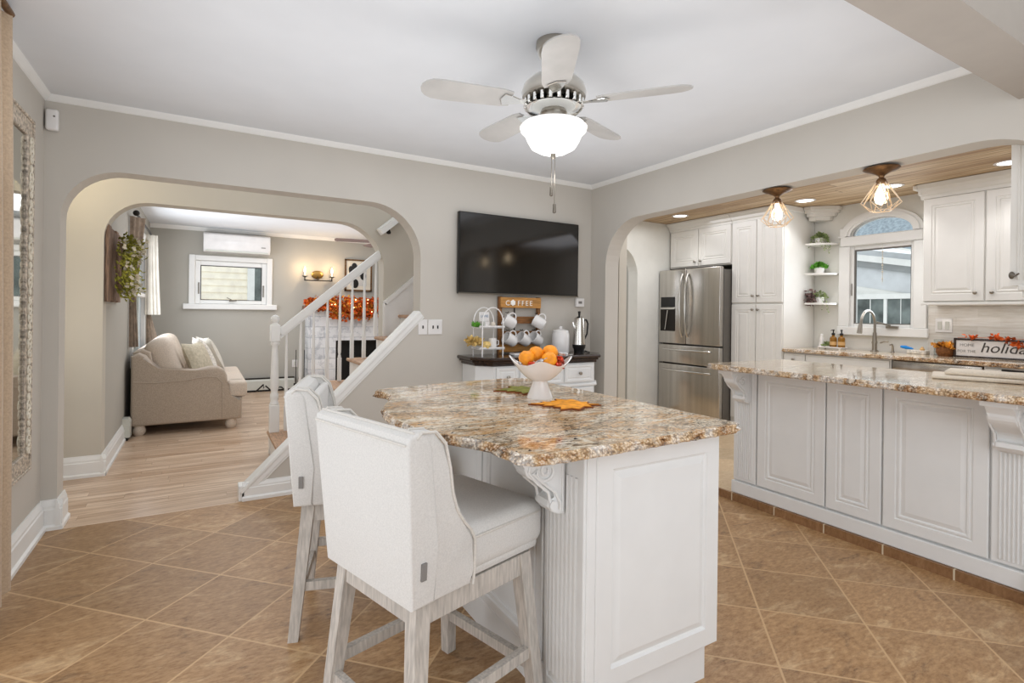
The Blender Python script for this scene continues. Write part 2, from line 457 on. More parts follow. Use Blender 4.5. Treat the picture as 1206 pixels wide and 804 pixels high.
    def build(self, name, material, parent=None, smooth=False, kind=None, label=None, auto=None):
        me = bpy.data.meshes.new(name)
        bmesh.ops.recalc_face_normals(self.bm, faces=self.bm.faces[:])
        self.bm.to_mesh(me); self.bm.free()
        me.materials.append(M[material] if isinstance(material, str) else material)
        if smooth:
            for p in me.polygons: p.use_smooth = True
            if auto is not None:
                try: me.set_sharp_from_angle(angle=auto)
                except Exception: pass
        o = bpy.data.objects.new(name, me)
        COL.objects.link(o)
        if parent is not None:
            o.parent = parent
            if parent.type == 'EMPTY':
                o.matrix_parent_inverse = parent.matrix_basis.inverted()
        if kind: o['kind'] = kind
        if label: o['label'] = label
        return o

SM = dict(smooth=True, auto=0.7)
def tag(o, label, cat, group=None, kind=None):
    o['label'] = label; o['category'] = cat
    if group: o['group'] = group
    if kind: o['kind'] = kind
    return o
def thing(name, label, cat, loc=(0, 0, 0), group=None):
    o = bpy.data.objects.new(name, None)
    o.empty_display_size = 0.1
    o.location = loc
    COL.objects.link(o)
    return tag(o, label, cat, group)
def struct(mb, name, material, **kw):
    return mb.build(name, material, kind='structure', **kw)
def dup(root, loc, rotz=0.0, label=None, group=None):
    r = root.copy(); COL.objects.link(r)
    r.location = loc; r.rotation_euler = (0, 0, rotz)
    if label: r['label'] = label
    if group: r['group'] = group
    for ch in list(root.children):
        c = ch.copy(); COL.objects.link(c); c.parent = r
        for g in list(ch.children):
            d = g.copy(); COL.objects.link(d); d.parent = c
    return r
def text_mesh(body, size, mtx, depth=0.002, shear=0.0, spacing=1.0, align='LEFT'):
    cu = bpy.data.curves.new('lettering', 'FONT')
    cu.body = body; cu.size = size; cu.extrude = depth; cu.shear = shear; cu.space_character = spacing
    cu.align_x = align; cu.resolution_u = 3
    ob = bpy.data.objects.new('lettering_tmp', cu)
    COL.objects.link(ob)
    bpy.context.view_layer.update()
    dg = bpy.context.evaluated_depsgraph_get()
    me = bpy.data.meshes.new_from_object(ob.evaluated_get(dg))
    bpy.data.objects.remove(ob)
    me.transform(mtx)
    mb = MB(); mb.bm.from_mesh(me); bpy.data.meshes.remove(me)
    return mb
def arc(cx, cy, r, a0, a1, n=8, ry=None):
    ry = ry or r
    return [(cx + r * math.cos(a0 + (a1 - a0) * i / n), cy + ry * math.sin(a0 + (a1 - a0) * i / n)) for i in range(n + 1)]
# ============================================================ ROOM SHELL
XL = -3.985; KF = 0.05; CT = 0.955
# floors
struct(MB().box(XL - .2, 0.0, -6.3, -0.03, -0.1, 0.0), 'floor', 'tile')
struct(MB().box(-4.4, 2.6, -0.03, 5.4, -0.1, 0.0), 'floor', 'woodfloor')
struct(MB().box(0.0, 2.9, -5.6, 2.6, -0.02, KF), 'floor', 'tile_k')
struct(MB().box(-0.006, 0.012, -5.6, 0.0, 0.0, KF + .002), 'trim_1', 'curb')
# ceilings
struct(MB().box(XL - .2, 0.16, -6.3, 0.16, 2.5, 2.6), 'ceiling', 'ceil')
struct(MB().box(-4.4, 2.0, 1.26, 5.4, 2.5, 2.6), 'ceiling', 'ceil')
struct(MB().box(-4.4, 0.6, 0.16, 1.26, 3.2, 3.3), 'ceiling', 'ceil')
struct(MB().box(0.155, 2.62, -5.6, 1.0, 2.43, 2.5), 'ceiling', 'woodceil')
struct(MB().box(0.155, 2.62, 1.0, 2.6, 2.5, 2.56), 'ceiling', 'ceil')
struct(MB().box(XL - .05, 0.0, -3.25, -3.06, 2.28, 2.5), 'trim_2', 'beam')
# back wall with arched opening and stair slope
ax0, ax1, az = -3.911, -1.708, 2.104
back = [(XL - .12, 0), (ax0, 0)] + arc(ax0 + .30, az - .30, .30, PI, PI / 2, 10) + arc(ax1 - .40, az - .40, .40, PI / 2, 0, 12) + \
       [(ax1, 0), (0.155, 0), (0.155, 2.55), (XL - .12, 2.55)]
struct(MB().prism(back, 'Y', 0.0, 0.16), 'wall_back', 'wall')
struct(MB().prism([(-2.951, 0), (ax1, 0), (ax1, 1.262), (-2.935, 0.05)], 'Y', 0.0, 0.085), 'wall_stair', 'wall')
# wall over the peninsula with the long opening
by0, bz = -0.213, 2.118
kw = [(0.16, 0), (by0, 0)] + arc(by0 - .40, bz - .40, .40, 0, PI / 2, 12) + arc(-3.32 + .42, bz - .42 + .01, .42, PI / 2, PI, 12) + \
     [(-3.32, 0), (-6.3, 0), (-6.3, 2.55), (0.16, 2.55)]
struct(MB().prism(kw, 'X', 0.0, 0.155), 'wall_right', 'wall')
# left wall
struct(MB().box(XL - .12, XL, -6.3, 0.0, 0, 2.55), 'wall_left', 'wall')
# rear wall behind the camera
struct(MB().prism([(XL - .12, 0), (-3.6, 0), (-3.6, 2.1), (-0.8, 2.1), (-0.8, 0), (0.1, 0), (0.1, 2.55), (XL - .12, 2.55)], 'Y', -6.3, -6.18), 'wall_front', 'wall')
# hall
struct(MB().box(-4.30, -4.2, 0.16, 1.1, 0, 3.25), 'wall_hall', 'wall_lit')
b0, b1, bt = -3.85, -1.675, 2.117
hall = [(-4.4, 0), (b0, 0)] + arc(b0 + .30, bt - .30, .30, PI, PI / 2, 10) + arc(b1 - .42, bt - .42, .42, PI / 2, 0, 12) + \
       [(b1, 0), (0.6, 0), (0.6, 3.25), (-4.4, 3.25)]
struct(MB().prism(hall, 'Y', 1.1, 1.26), 'wall_middle', 'wall_lit')
struct(MB().box(0.5, 0.6, 0.16, 1.1, 0, 3.25), 'wall_stairwell', 'wall_lit')
# living room
lw = [(1.26, 0), (5.32, 0), (5.32, 2.5), (4.35, 2.5), (4.35, 0.72), (3.0, 0.72), (3.0, 2.15), (4.349, 2.15), (4.349, 2.5), (1.26, 2.5)]
mb = MB()
mb.box(-3.97, -3.85, 1.26, 3.0, 0, 2.5); mb.box(-3.97, -3.85, 4.35, 5.32, 0, 2.5)
mb.box(-3.97, -3.85, 3.0, 4.35, 0, 0.72); mb.box(-3.97, -3.85, 3.0, 4.35, 2.15, 2.5)
struct(mb, 'wall_living_left', 'wall_grey')
mb = MB()
mb.box(-3.97, -3.31, 5.2, 5.32, 0, 2.5); mb.box(-2.30, 2.0, 5.2, 5.32, 0, 2.5)
mb.box(-3.31, -2.30, 5.2, 5.32, 0, 1.36); mb.box(-3.31, -2.30, 5.2, 5.32, 2.03, 2.5)
struct(mb, 'wall_far', 'wall_grey')
struct(MB().box(1.9, 2.0, 1.26, 5.2, 0, 2.5), 'wall_living_right', 'wall_grey')
# kitchen walls
k0, k1, kt = 0.45, 1.40, 2.12
kl = [(0.155, 0), (k0, 0)] + arc(k0 + .36, kt - .36, .36, PI, PI / 2, 10) + arc(k1 - .36, kt - .36, .36, PI / 2, 0, 10) + [(k1, 0), (2.62, 0), (2.62, 2.5), (0.155, 2.5)]
struct(MB().prism(kl, 'Y', 0.84, 1.0), 'wall_kitchen_left', 'wall_white')
struct(MB().box(0.155, 2.62, 2.45, 2.55, 0, 2.5), 'wall_hallway', 'wall_grey')
struct(MB().box(2.5, 2.62, 1.0, 2.45, 0, 2.5), 'wall_hallway_side', 'wall_grey')
struct(MB().box(0.155, 2.62, -5.6, -5.5, 0, 2.5), 'wall_kitchen_near', 'wall_white')
# window wall of the kitchen, hole with arched head
WY0, WY1 = -1.66, -1.04   # rough opening
mb = MB()
mb.prism([(-5.6, 0), (WY0, 0), (WY0, 2.5), (-5.6, 2.5)], 'X', 2.5, 2.62)
mb.prism([(WY1, 0), (1.0, 0), (1.0, 2.5), (WY1, 2.5)], 'X', 2.5, 2.62)
mb.prism([(WY0, 0), (WY1, 0), (WY1, 1.16), (WY0, 1.16)], 'X', 2.5, 2.62)
top = [(WY0, 2.5), (WY0, 2.10)] + [(-1.35 + .31 * math.cos(a), 2.10 + .18 * math.sin(a)) for a in [PI - PI * i / 14 for i in range(1, 14)]] + [(WY1, 2.10), (WY1, 2.5)]
mb.prism(top, 'X', 2.5, 2.62)
struct(mb, 'wall_kitchen_window', 'wall_white')
struct(MB().box(2.488, 2.5, -4.6, -1.745, CT, 1.42), 'trim_3', 'splash')

# crown trims
def cove(axis, a, b, at, zt, sx, name, s=0.032):
    pts = [(0, 0), (0, -s * 1.1), (s * .25, -s), (s * .8, -s * .35), (s, 0)]
    p = [(at + sx * q[0], zt + q[1]) for q in pts]
    struct(MB().prism(p, axis, a, b), name, 'trim')
cove('X', XL, 0.0, 0.0, 2.5, -1, 'trim_4')
cove('Y', -6.2, 0.0, 0.0, 2.5, -1, 'trim_5')
cove('Y', -6.2, 0.0, XL, 2.5, 1, 'trim_6')
cove('X', -3.85, 1.9, 5.2, 2.5, -1, 'trim_7', 0.05)

# baseboards with a stepped profile
def baseprof(h=0.17, t=0.022):
    return [(0, 0), (t * 1.5, 0), (t * 1.5, .02), (t, .03), (t, h * .68), (t * .8, h * .72), (t * .8, h * .8), (t * .45, h * .93), (t * .3, h), (0, h)]
def base(axis, a, b, at, sgn, name, h=0.17, parent=None):
    p = [(at + sgn * q[0], q[1]) for q in baseprof(h)]
    return struct(MB().prism(p, axis, a, b), name, 'trim')
base('Y', -6.2, -0.03, XL, 1, 'baseboard_left')
base('X', XL, ax0 + .03, 0.0, -1, 'baseboard_back')
base('Y', -0.03, 0.18, ax0, 1, 'baseboard_arch')
base('X', -4.2, b0 + .033, 1.1, -1, 'baseboard_middle', 0.16)
base('Y', 1.07, 2.4, b0, 1, 'baseboard_living_left', 0.16)
base('X', -2.951, -1.45, 0.0, -1, 'baseboard_stair', 0.12)
base('X', -1.45, -0.0, 0.0, -1, 'baseboard_back_right', 0.12)
base('Y', -6.2, -3.13, 0.0, -1, 'baseboard_right')
# sloped cap and casing of the stair wall
sl = math.atan2(1.27 - 0.06, -1.708 + 2.935)
dx, dz = math.cos(sl), math.sin(sl)
def slope_band(off0, off1, y0, y1, mb):
    A = Vector((-2.955, 0, 0.05)); B = Vector((-1.712, 0, 1.276))
    nx, nz = -dz, dx
    pts = [(A.x + nx * off0, A.z + nz * off0), (B.x + nx * off0, B.z + nz * off0), (B.x + nx * off1, B.z + nz * off1), (A.x + nx * off1, A.z + nz * off1)]
    mb.prism(pts, 'Y', y0, y1, 0.003, 1)
mb = MB()
slope_band(-0.004, 0.018, -0.028, 0.10, mb)
slope_band(-0.040, -0.004, -0.018, 0.0, mb)
slope_band(-0.056, -0.040, -0.010, 0.0, mb)
struct(mb, 'trim_8', 'trim')
struct(MB().box(-2.972, -2.935, -0.022, 0.09, 0, 0.10, .004), 'trim_9', 'trim')

# ---------------- windows
def window_living():
    fr = MB()
    X0, X1, Z0, Z1, y = -3.31, -2.30, 1.36, 2.03, 5.2
    for (a, b, c, d) in ((X0 - .06, X0 + .02, Z0 - .02, Z1 + .06), (X1 - .02, X1 + .06, Z0 - .02, Z1 + .06), (X0 + .021, X1 - .021, Z1 - .02, Z1 + .058)):
        fr.box(a, b, y - .03, y + .03, c, d, .006, 1)
    fr.box(X0 - .13, X1 + .13, y - .06, y + .02, Z0 - .08, Z0 - .0, .008, 1)
    for (a, b, c, d) in ((X0 + .021, X0 + .09, Z0 + .001, Z1 - .021), (X1 - .09, X1 - .021, Z0 + .001, Z1 - .021), (X0 + .091, X1 - .091, Z1 - .09, Z1 - .022), (X0 + .091, X1 - .091, Z0 + .002, Z0 + .06)):
        fr.box(a, b, y + .0, y + .05, c, d, .005, 1)
    w = struct(fr, 'window_1', 'trim')
    g = MB()
    for (a, b, c, d) in ((X0 + .09, X0 + .10, Z0 + .069, Z1 - .101), (X1 - .10, X1 - .09, Z0 + .069, Z1 - .101), (X0 + .09, X1 - .09, Z1 - .10, Z1 - .09), (X0 + .09, X1 - .09, Z0 + .06, Z0 + .068)):
        g.box(a, b, y + .0, y + .03, c, d)
    g.build('gasket', 'black', w)
    MB().box(X0 + .1, X1 - .1, y + .02, y + .025, Z0 + .07, Z1 - .1).build('pane', 'glass', w)
    h = MB(); h.bar((-2.87, y - .03, Z0 + .10), (-2.78, y - .045, Z0 + .05), .012, .012); h.bar((-2.84, y - .03, Z0 + .05), (-2.74, y - .04, Z0 + .06), .02, .02)
    h.box(X0 + .06, X0 + .075, y - .012, y, Z0 + .15, Z0 + .32); h.box(X1 - .075, X1 - .06, y - .012, y, Z0 + .12, Z0 + .3)
    h.build('crank_handle', 'pewter', w)
window_living()
def window_side():
    fr = MB()
    Y0, Y1, Z0, Z1, x = 3.0, 4.35, 0.72, 2.15, -3.85
    for (a, b, c, d) in ((Y0 - .08, Y0 + .03, Z0 - .08, Z1 + .08), (Y1 - .03, Y1 + .08, Z0 - .08, Z1 + .08), (Y0, Y1, Z1 - .03, Z1 + .08), (Y0, Y1, Z0 - .08, Z0 + .03), (Y0, Y1, 1.42, 1.47)):
        fr.box(x - .05, x + .02, a, b, c, d, .005, 1)
    w = struct(fr, 'window_2', 'trim')
    MB().box(x - .03, x - .025, Y0 + .03, Y1 - .03, Z0 + .03, Z1 - .03).build('pane', 'glass', w)
window_side()
def window_kitchen():
    fr = MB(); x = 2.5
    def ringarch(ro, ri, oz, iz, xa, xb):
        cy = -1.35; zb = 2.10
        n = 20
        b2 = bmesh.new()
        o = [(cy + ro * math.cos(PI * i / n), zb + oz * math.sin(PI * i / n)) for i in range(n + 1)]
        q = [(cy + ri * math.cos(PI * i / n), zb + iz * math.sin(PI * i / n)) for i in range(n + 1)]
        for i in range(n):
            fr.prism([o[i], o[i + 1], q[i + 1], q[i]], 'X', xa, xb)
    ringarch(.365, .275, .235, .155, 2.462, 2.50)
    ringarch(.335, .30, .21, .175, 2.452, 2.465)
    ringarch(.325, .268, .19, .152, 2.50, 2.56)
    # side and bottom casing
    fr.box(2.47, 2.50, -1.735, -1.63, 1.186, 1.999, .004, 1); fr.box(2.47, 2.50, -1.07, -0.965, 1.186, 1.999, .004, 1)
    fr.box(2.46, 2.50, -1.75, -0.955, 1.10, 1.185, .006, 1)
    fr.box(2.45, 2.50, -1.715, -0.985, 2.0, 2.095, .008, 1)
    fr.box(2.465, 2.50, -1.02, -0.97, 2.09, 2.19, .006, 1); fr.box(2.455, 2.50, -1.03, -0.96, 2.09, 2.11, .003, 1)
    # sash
    fr.box(2.50, 2.56, -1.64, -1.60, 1.18, 2.0, .004, 1); fr.box(2.50, 2.56, -1.10, -1.06, 1.18, 2.0, .004, 1)
    fr.box(2.501, 2.56, -1.599, -1.101, 1.16, 1.215, .004, 1); fr.box(2.501, 2.56, -1.599, -1.101, 1.96, 2.06, .004, 1)
    w = struct(fr, 'window_3', 'trim')
    mb = MB(); mb.box(2.52, 2.53, -1.60, -1.10, 1.215, 1.96)
    mb.prism([(-1.35 + .275 * math.cos(PI * i / 16), 2.09 + .16 * math.sin(PI * i / 16)) for i in range(17)], 'X', 2.52, 2.53)
    mb.build('pane', 'glass', w)
    g = MB(); g.box(2.51, 2.519, -1.60, -1.593, 1.224, 1.944); g.box(2.505, 2.519, -1.115, -1.10, 1.224, 1.944); g.box(2.505, 2.519, -1.6, -1.1, 1.945, 1.96); g.box(2.505, 2.519, -1.6, -1.1, 1.215, 1.223)
    g.build('gasket', 'steel_dk', w)
    h = MB(); h.bar((2.47, -1.33, 1.235), (2.44, -1.46, 1.205), .016, .014); h.bar((2.455, -1.42, 1.19), (2.455, -1.52, 1.19), .03, .022)
    h.box(2.495, 2.50, -1.085, -1.078, 1.5, 1.62)
    h.build('crank_handle', 'nickel', w)
window_kitchen()

# ---------------- outside, seen through the windows
mb = MB()
for i in range(16):
    z = 0.6 + i * .125
    mb.hexa([(-3.5, 7.22, z), (-2.42, 7.22, z), (-2.42, 7.3, z), (-3.5, 7.3, z)], [(-3.5, 7.245, z + .125), (-2.42, 7.245, z + .125), (-2.42, 7.3, z + .125), (-3.5, 7.3, z + .125)])
mb.box(-2.42, -0.8, 7.24, 7.3, 0.6, 2.6)
mb.box(-5.2, -3.5, 7.24, 7.3, 0.6, 2.6)
nb = mb.build('neighbour_house', 'siding')
tag(nb, 'cream clapboard house wall outside the living room window', 'house')
w = MB(); 
for (a, b, c, d) in ((-2.46, -2.34, .9, 2.6), (-1.8, -1.7, .9, 2.6), (-2.339, -1.801, 2.35, 2.45), (-2.339, -1.801, 1.22, 1.3)): w.box(a, b, 7.16, 7.235, c, d)
wf = w.build('window_frame', 'trim', nb)
MB().box(-2.339, -1.801, 7.2, 7.23, 1.3, 2.35).build('window_pane', 'dark_glass', wf)

def sband(x0, x1, zb, zt, slope, name, mt, root, y0=-4.0, y1=2.5):
    """sloping band on the neighbour's gable, heights given at y=0"""
    m = MB()
    m.prism([(y0, zb + slope * y0), (y1, zb + slope * y1), (y1, zt + slope * y1), (y0, zt + slope * y0)], 'X', x0, x1)
    return m.build(name, mt, root)
h2 = MB(); h2.box(5.25, 5.35, -4, 2.5, -1, 1.80)
nh = h2.build('neighbour_house', 'trim')
tag(nh, 'white and grey shingled house close outside the kitchen window', 'house')
sband(5.24, 5.35, 1.70, 1.99, .19, 'siding', 'eave', nh)
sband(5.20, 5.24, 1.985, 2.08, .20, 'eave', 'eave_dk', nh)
sband(5.12, 5.20, 2.08, 2.17, .20, 'fascia', 'trim', nh)
sband(5.16, 5.22, 2.165, 2.25, .20, 'soffit', 'eave', nh)
sband(5.00, 5.06, 2.335, 2.365, .30, 'gutter', 'trim', nh)
h2 = MB(); h2.hexa([(5.05, -4, 1.05), (5.05, 2.5, 3.05), (9.0, 2.5, 6.6), (9.0, -4, 4.6)], [(5.05, -4, 1.08), (5.05, 2.5, 3.08), (9.0, 2.5, 6.65), (9.0, -4, 4.65)])
h2 = MB(); h2.hexa([(5.06, -4, 1.14), (5.06, 2.5, 3.09), (9.0, 2.5, 7.0), (9.0, -4, 5.05)], [(5.06, -4, 1.17), (5.06, 2.5, 3.12), (9.0, 2.5, 7.05), (9.0, -4, 5.1)])
h2.build('roof', 'roof', nh)
f = MB(); pn = MB()
for (ya, yb) in ((.62, .262), (.229, -.130), (-.174, -.501), (-.66, -1.0)):
    pn.box(5.235, 5.249, yb, ya, 1.17, 1.545)
for yy in (.245, -.152, -.58): f.box(5.21, 5.249, yy - .02, yy + .02, 1.10, 1.60)
f.box(5.20, 5.249, -2.0, 1.2, 1.548, 1.62); f.box(5.19, 5.249, -2.0, 1.2, 1.08, 1.165)
f.box(5.225, 5.236, .045, .055, 1.17, 1.545); f.box(5.225, 5.236, -.345, -.338, 1.17, 1.545)
wf = f.build('window_frame', 'trim', nh); pn.build('window_pane', 'dark_glass', wf)

# ============================================================ STAIRCASE
st = thing('staircase', 'white staircase with oak treads rising behind the arched opening', 'staircase', (-2.6, 0.6, 0))
for k in range(9):
    x = -2.68 + .23 * k; z = .20 + .21 * k
    y1 = 1.225 if x < -1.7 else 1.095
    if x < -1.7 and x + .26 > b1: y1 = 1.095
    ys_ = 0.095 if x + .26 < ax1 else 0.165
    tr = MB().box(x - .005, x + .26, ys_, y1, z - .03, z, .012, 2)
    tr.build('tread', 'tread', st, **SM)
    MB().box(x + .02, x + .035, ys_, min(y1, 1.18), z - .21, z - .03).build('riser', 'trim', st)
sk = MB()
A = (-2.64, 0.0); 
sk.prism([(-2.64, 0), (-1.69, 0), (-1.69, .9), (-2.64, .05)], 'Y', 1.17, 1.19)
sk.build('side_panel', 'trim', st)
sk = MB()
sk.prism([(-1.66, .95), (0.3, 2.74), (0.3, 3.05), (-1.66, 1.35)], 'Y', 1.072, 1.098)
sk.build('skirt_board', 'trim', st)
sk = MB()
for (a, b, c) in ((1.35, 3.05, .0),):
    sk.prism([(-1.66, 1.34), (0.3, 3.05), (0.3, 3.08), (-1.68, 1.375)], 'Y', 1.06, 1.098)
    sk.prism([(-1.68, .93), (-1.655, .95), (-1.655, 1.36), (-1.68, 1.36)], 'Y', 1.06, 1.098)
sk.build('skirt_moulding', 'trim', st)
# newel
nw = MB(); nx, ny = -2.632, 1.15
nw.box(nx - .04, nx + .04, ny - .04, ny + .04, 0.0, .44, .005, 1)
nw.lathe([(.034, .43), (.04, .45), (.03, .47), (.036, .50), (.036, .53), (.026, .55), (.032, .58), (.036, .60), (.034, .7), (.026, .93), (.024, .96), (.036, .98), (.034, 1.0), (.024, 1.01), (.03, 1.03)], (nx, ny, 0), 20)
nw.box(nx - .04, nx + .04, ny - .04, ny + .04, 1.0, 1.15, .006, 1)
nw.lathe([(.001, 1.148), (.035, 1.15), (.02, 1.165), (.022, 1.17), (.036, 1.19), (.038, 1.205), (.03, 1.225), (.001, 1.24)], (nx, ny, 0), 20)
nw.build('newel_post', 'trim', st, **SM)
# handrail
hr = MB(); a = Vector((nx + .04, ny, 1.075)); b = Vector((-1.68, ny, 1.86))
hr.bar(a, b, .055, .05); hr.bar(a + Vector((0, 0, .03)), b + Vector((0, 0, .03)), .04, .025); hr.bar(a - Vector((0, 0, .038)), b - Vector((0, 0, .038)), .03, .025)
hr.build('handrail', 'trim', st)
def rail_z(x): return a.z + (b.z - a.z) * (x - a.x) / (b.x - a.x) - .03
for i, x in enumerate((-2.536, -2.418, -2.306, -2.185, -2.072, -1.959, -1.845, -1.735)):
    k = int((x + 2.68) / .23); zb = .20 + .21 * k; zt = rail_z(x)
    m = MB(); L = zt - zb
    m.box(x - .016, x + .016, ny - .016, ny + .016, zb, zb + .22)
    m.lathe([(.014, zb + .22), (.016, zb + .235), (.011, zb + .25), (.015, zb + .27), (.016, zb + .30), (.009, zt)], (x, ny, 0), 10)
    m.build('baluster', 'trim', st, **SM)
# wall-side sloped rail at the head of the stairwell
s2 = MB(); s2.bar((-1.74, 1.0, 2.03), (-1.30, 1.0, 2.40), .10, .05); s2.bar((-1.74, 1.06, 2.05), (-1.30, 1.06, 2.42), .06, .05)
hd = s2.build('stair_header', 'trim'); tag(hd, 'white sloping trim at the head of the stairwell behind the arch', 'trim')
MB().lathe([(.001, 0), (.02, .005), (.022, .02), (.012, .04), (.01, .05)], (-1.66, 1.0, 2.02), 12).build('rail_bracket', 'dark_iron', hd)

# ============================================================ SWITCHES AND WALL DEVICES
def plate(name, label, cat, o, ua, un, w, h, toggles, tm='black', pm='ceramic'):
    ua = Vector(ua); un = Vector(un); o = Vector(o)
    m = MB(); m.panel(o, ua, (0, 0, 1), un, w, h, [(0, 0), (0, .004), (.004, .007)])
    r = m.build(name, pm); tag(r, label, cat)
    for (a, b, ww, hh) in toggles:
        q = MB(); q.panel(o + ua * (a - ww / 2) + Vector((0, 0, b - hh / 2)) + un * .006, ua, (0, 0, 1), un, ww, hh, [(0, 0), (.001, .008)])
        q.build('toggle' if cat == 'switch' else 'socket', tm, r)
plate('light_switch', 'single white light switch beside the stair trim', 'switch', (-1.722, -.001, 1.10), (1, 0, 0), (0, -1, 0), .075, .12, [(.037, .06, .01, .025)])
plate('light_switch', 'double white light switch nearer the television', 'switch', (-1.64, -.001, 1.10), (1, 0, 0), (0, -1, 0), .12, .12, [(.04, .06, .01, .025), (.08, .06, .01, .025)])
plate('power_outlet', 'ivory double outlet on the backsplash under the wall cabinet', 'outlet', (2.487, -1.80, 1.155), (0, -1, 0), (-1, 0, 0), .125, .125, [(.035, .062, .03, .07), (.09, .062, .03, .07)], 'heater')
plate('power_outlet', 'white outlet low on the far wall past the newel post', 'outlet', (-1.93, 5.199, .36), (1, 0, 0), (0, -1, 0), .08, .12, [(.04, .06, .03, .07)], 'heater')
plate('power_outlet', 'white outlet on the hallway wall through the small arch', 'outlet', (2.499, 2.44, .22), (0, -1, 0), (-1, 0, 0), .08, .13, [(.04, .065, .03, .08)], 'heater')
plate('power_outlet', 'white outlet on the living room side wall under the wreath board', 'outlet', (-3.849, 1.30, 1.36), (0, 1, 0), (1, 0, 0), .07, .12, [(.035, .06, .03, .07)], 'heater')
m = MB(); m.box(-.19, -.095, -.03, -.001, 1.345, 1.425, .006, 2)
th = m.build('thermostat', 'ceramic'); tag(th, 'small white thermostat under the right corner of the television', 'thermostat')
MB().box(-.165, -.125, -.032, -.029, 1.375, 1.398).build('display', 'greypanel', th)
m = MB(); m.box(-3.976, -3.917, -.045, -.001, 2.292, 2.412, .012, 3)
al = m.build('alarm_sensor', 'ceramic', **SM); tag(al, 'white motion sensor high in the left wall corner', 'sensor')
MB().ball((-3.935, -.046, 2.37), .005).build('sensor_eye', 'pewter', al)
# bright hallway window edge seen through the small arch
m = MB(); m.box(2.475, 2.499, 2.385, 2.449, .98, 2.2, .003, 1)
dr = m.build('window_4', 'trim', kind='structure')
MB().box(2.455, 2.499, 2.36, 2.449, .90, .98, .004).build('sill', 'bronze', dr)
# ============================================================ CEILING FAN
FX, FY = -1.838, -2.01
fan = thing('ceiling_fan', 'brushed nickel ceiling fan with a glowing bowl light over the island', 'ceiling fan', (FX, FY, 2.5))
MB().lathe([(.001, 2.499), (.082, 2.499), (.084, 2.475), (.07, 2.44), (.04, 2.405), (.02, 2.395), (.001, 2.394)], (FX, FY, 0), 32).build('canopy', 'nickel', fan, **SM)
MB().lathe([(.014, 2.40), (.014, 2.33)], (FX, FY, 0), 16).build('downrod', 'nickel', fan, **SM)
MB().lathe([(.001, 2.355), (.06, 2.352), (.11, 2.33), (.138, 2.30), (.146, 2.27), (.142, 2.25), (.12, 2.238), (.001, 2.236)], (FX, FY, 0), 40).build('motor_housing', 'nickel', fan, **SM)
vn = MB(); 
for i in range(22):
    a = 2 * PI * i / 22
    vn.box(.088, .135, -.008, .008, 2.203, 2.240, .003, 1, Matrix.Translation((FX, FY, 0)) @ Matrix.Rotation(a, 4, 'Z'))
vn.lathe([(.001, 2.238), (.085, 2.236), (.09, 2.205), (.128, 2.2), (.11, 2.185), (.05, 2.175), (.001, 2.174)], (FX, FY, 0), 32)
vn.build('vent_ring', 'chrome', fan, **SM)
for i in range(5):
    a = math.radians(22 + 72 * i)
    T = Matrix.Translation((FX, FY, 2.222)) @ Matrix.Rotation(a, 4, 'Z') @ Matrix.Rotation(math.radians(11), 4, 'X')
    m = MB()
    pts = [(.20, -.05), (.24, -.062), (.50, -.07)] + [(.52 + .075 * math.cos(t), .07 * math.sin(t)) for t in [(-PI / 2) + PI * k / 8 for k in range(1, 8)]] + [(.50, .07), (.24, .062), (.20, .05)]
    m.prism(pts, 'Z', -.003, .003, mtx=T)
    bl = m.build('blade', 'blade', fan)
    m = MB(); m.prism([(.10, -.018), (.16, -.012), (.2, -.03), (.235, -.04), (.25, 0), (.235, .04), (.2, .03), (.16, .012), (.10, .018)], 'Z', -.010, -.004, .002, 1, mtx=T)
    m.build('blade_arm', 'chrome', bl)
MB().lathe([(.001, 2.176), (.062, 2.176), (.064, 2.14), (.06, 2.13), (.001, 2.13)], (FX, FY, 0), 32).build('light_fitting', 'nickel', fan, **SM)
MB().lathe([(.06, 2.128), (.14, 2.128), (.152, 2.115), (.148, 2.10), (.13, 2.083), (.118, 2.055), (.10, 2.025), (.06, 2.004), (.001, 1.998)], (FX, FY, 0), 40).build('glass_shade', 'shade', fan, **SM)
MB().lathe([(.001, 2.004), (.012, 2.0), (.012, 1.985), (.005, 1.975), (.001, 1.975)], (FX, FY, 0), 16).build('finial', 'pewter', fan, **SM)
for (ox, zb) in ((-.008, 1.83), (.01, 1.755)):
    m = MB(); m.tube([(FX + ox, FY, 1.99), (FX + ox, FY, zb)], .0016, 6)
    pc = m.build('pull_chain', 'pewter', fan)
    MB().lathe([(.001, zb + .02), (.007, zb + .018), (.008, zb - .02), (.001, zb - .024)], (FX + ox, FY, 0), 10).build('chain_pull', 'pewter', pc, **SM)

# ============================================================ TELEVISION
tv = thing('television', 'black flat television mounted on the back wall above the coffee station', 'television', (-.8, -.05, 1.45))
m = MB(); m.box(-1.405, -.19, -.055, -.02, 1.435, 2.105, .004, 1); m.build('housing', 'black', tv)
m = MB(); m.box(-1.10, -.5, -.022, -.001, 1.6, 1.95); m.build('wall_mount', 'dark_iron', tv)
m = MB(); m.box(-1.397, -.198, -.0575, -.0548, 1.453, 2.097); m.build('screen', 'screen', tv)
m = MB(); m.box(-1.405, -.19, -.060, -.054, 1.434, 1.444); m.box(-.83, -.75, -.062, -.058, 1.430, 1.441); m.build('lower_bezel', 'pewter', tv)

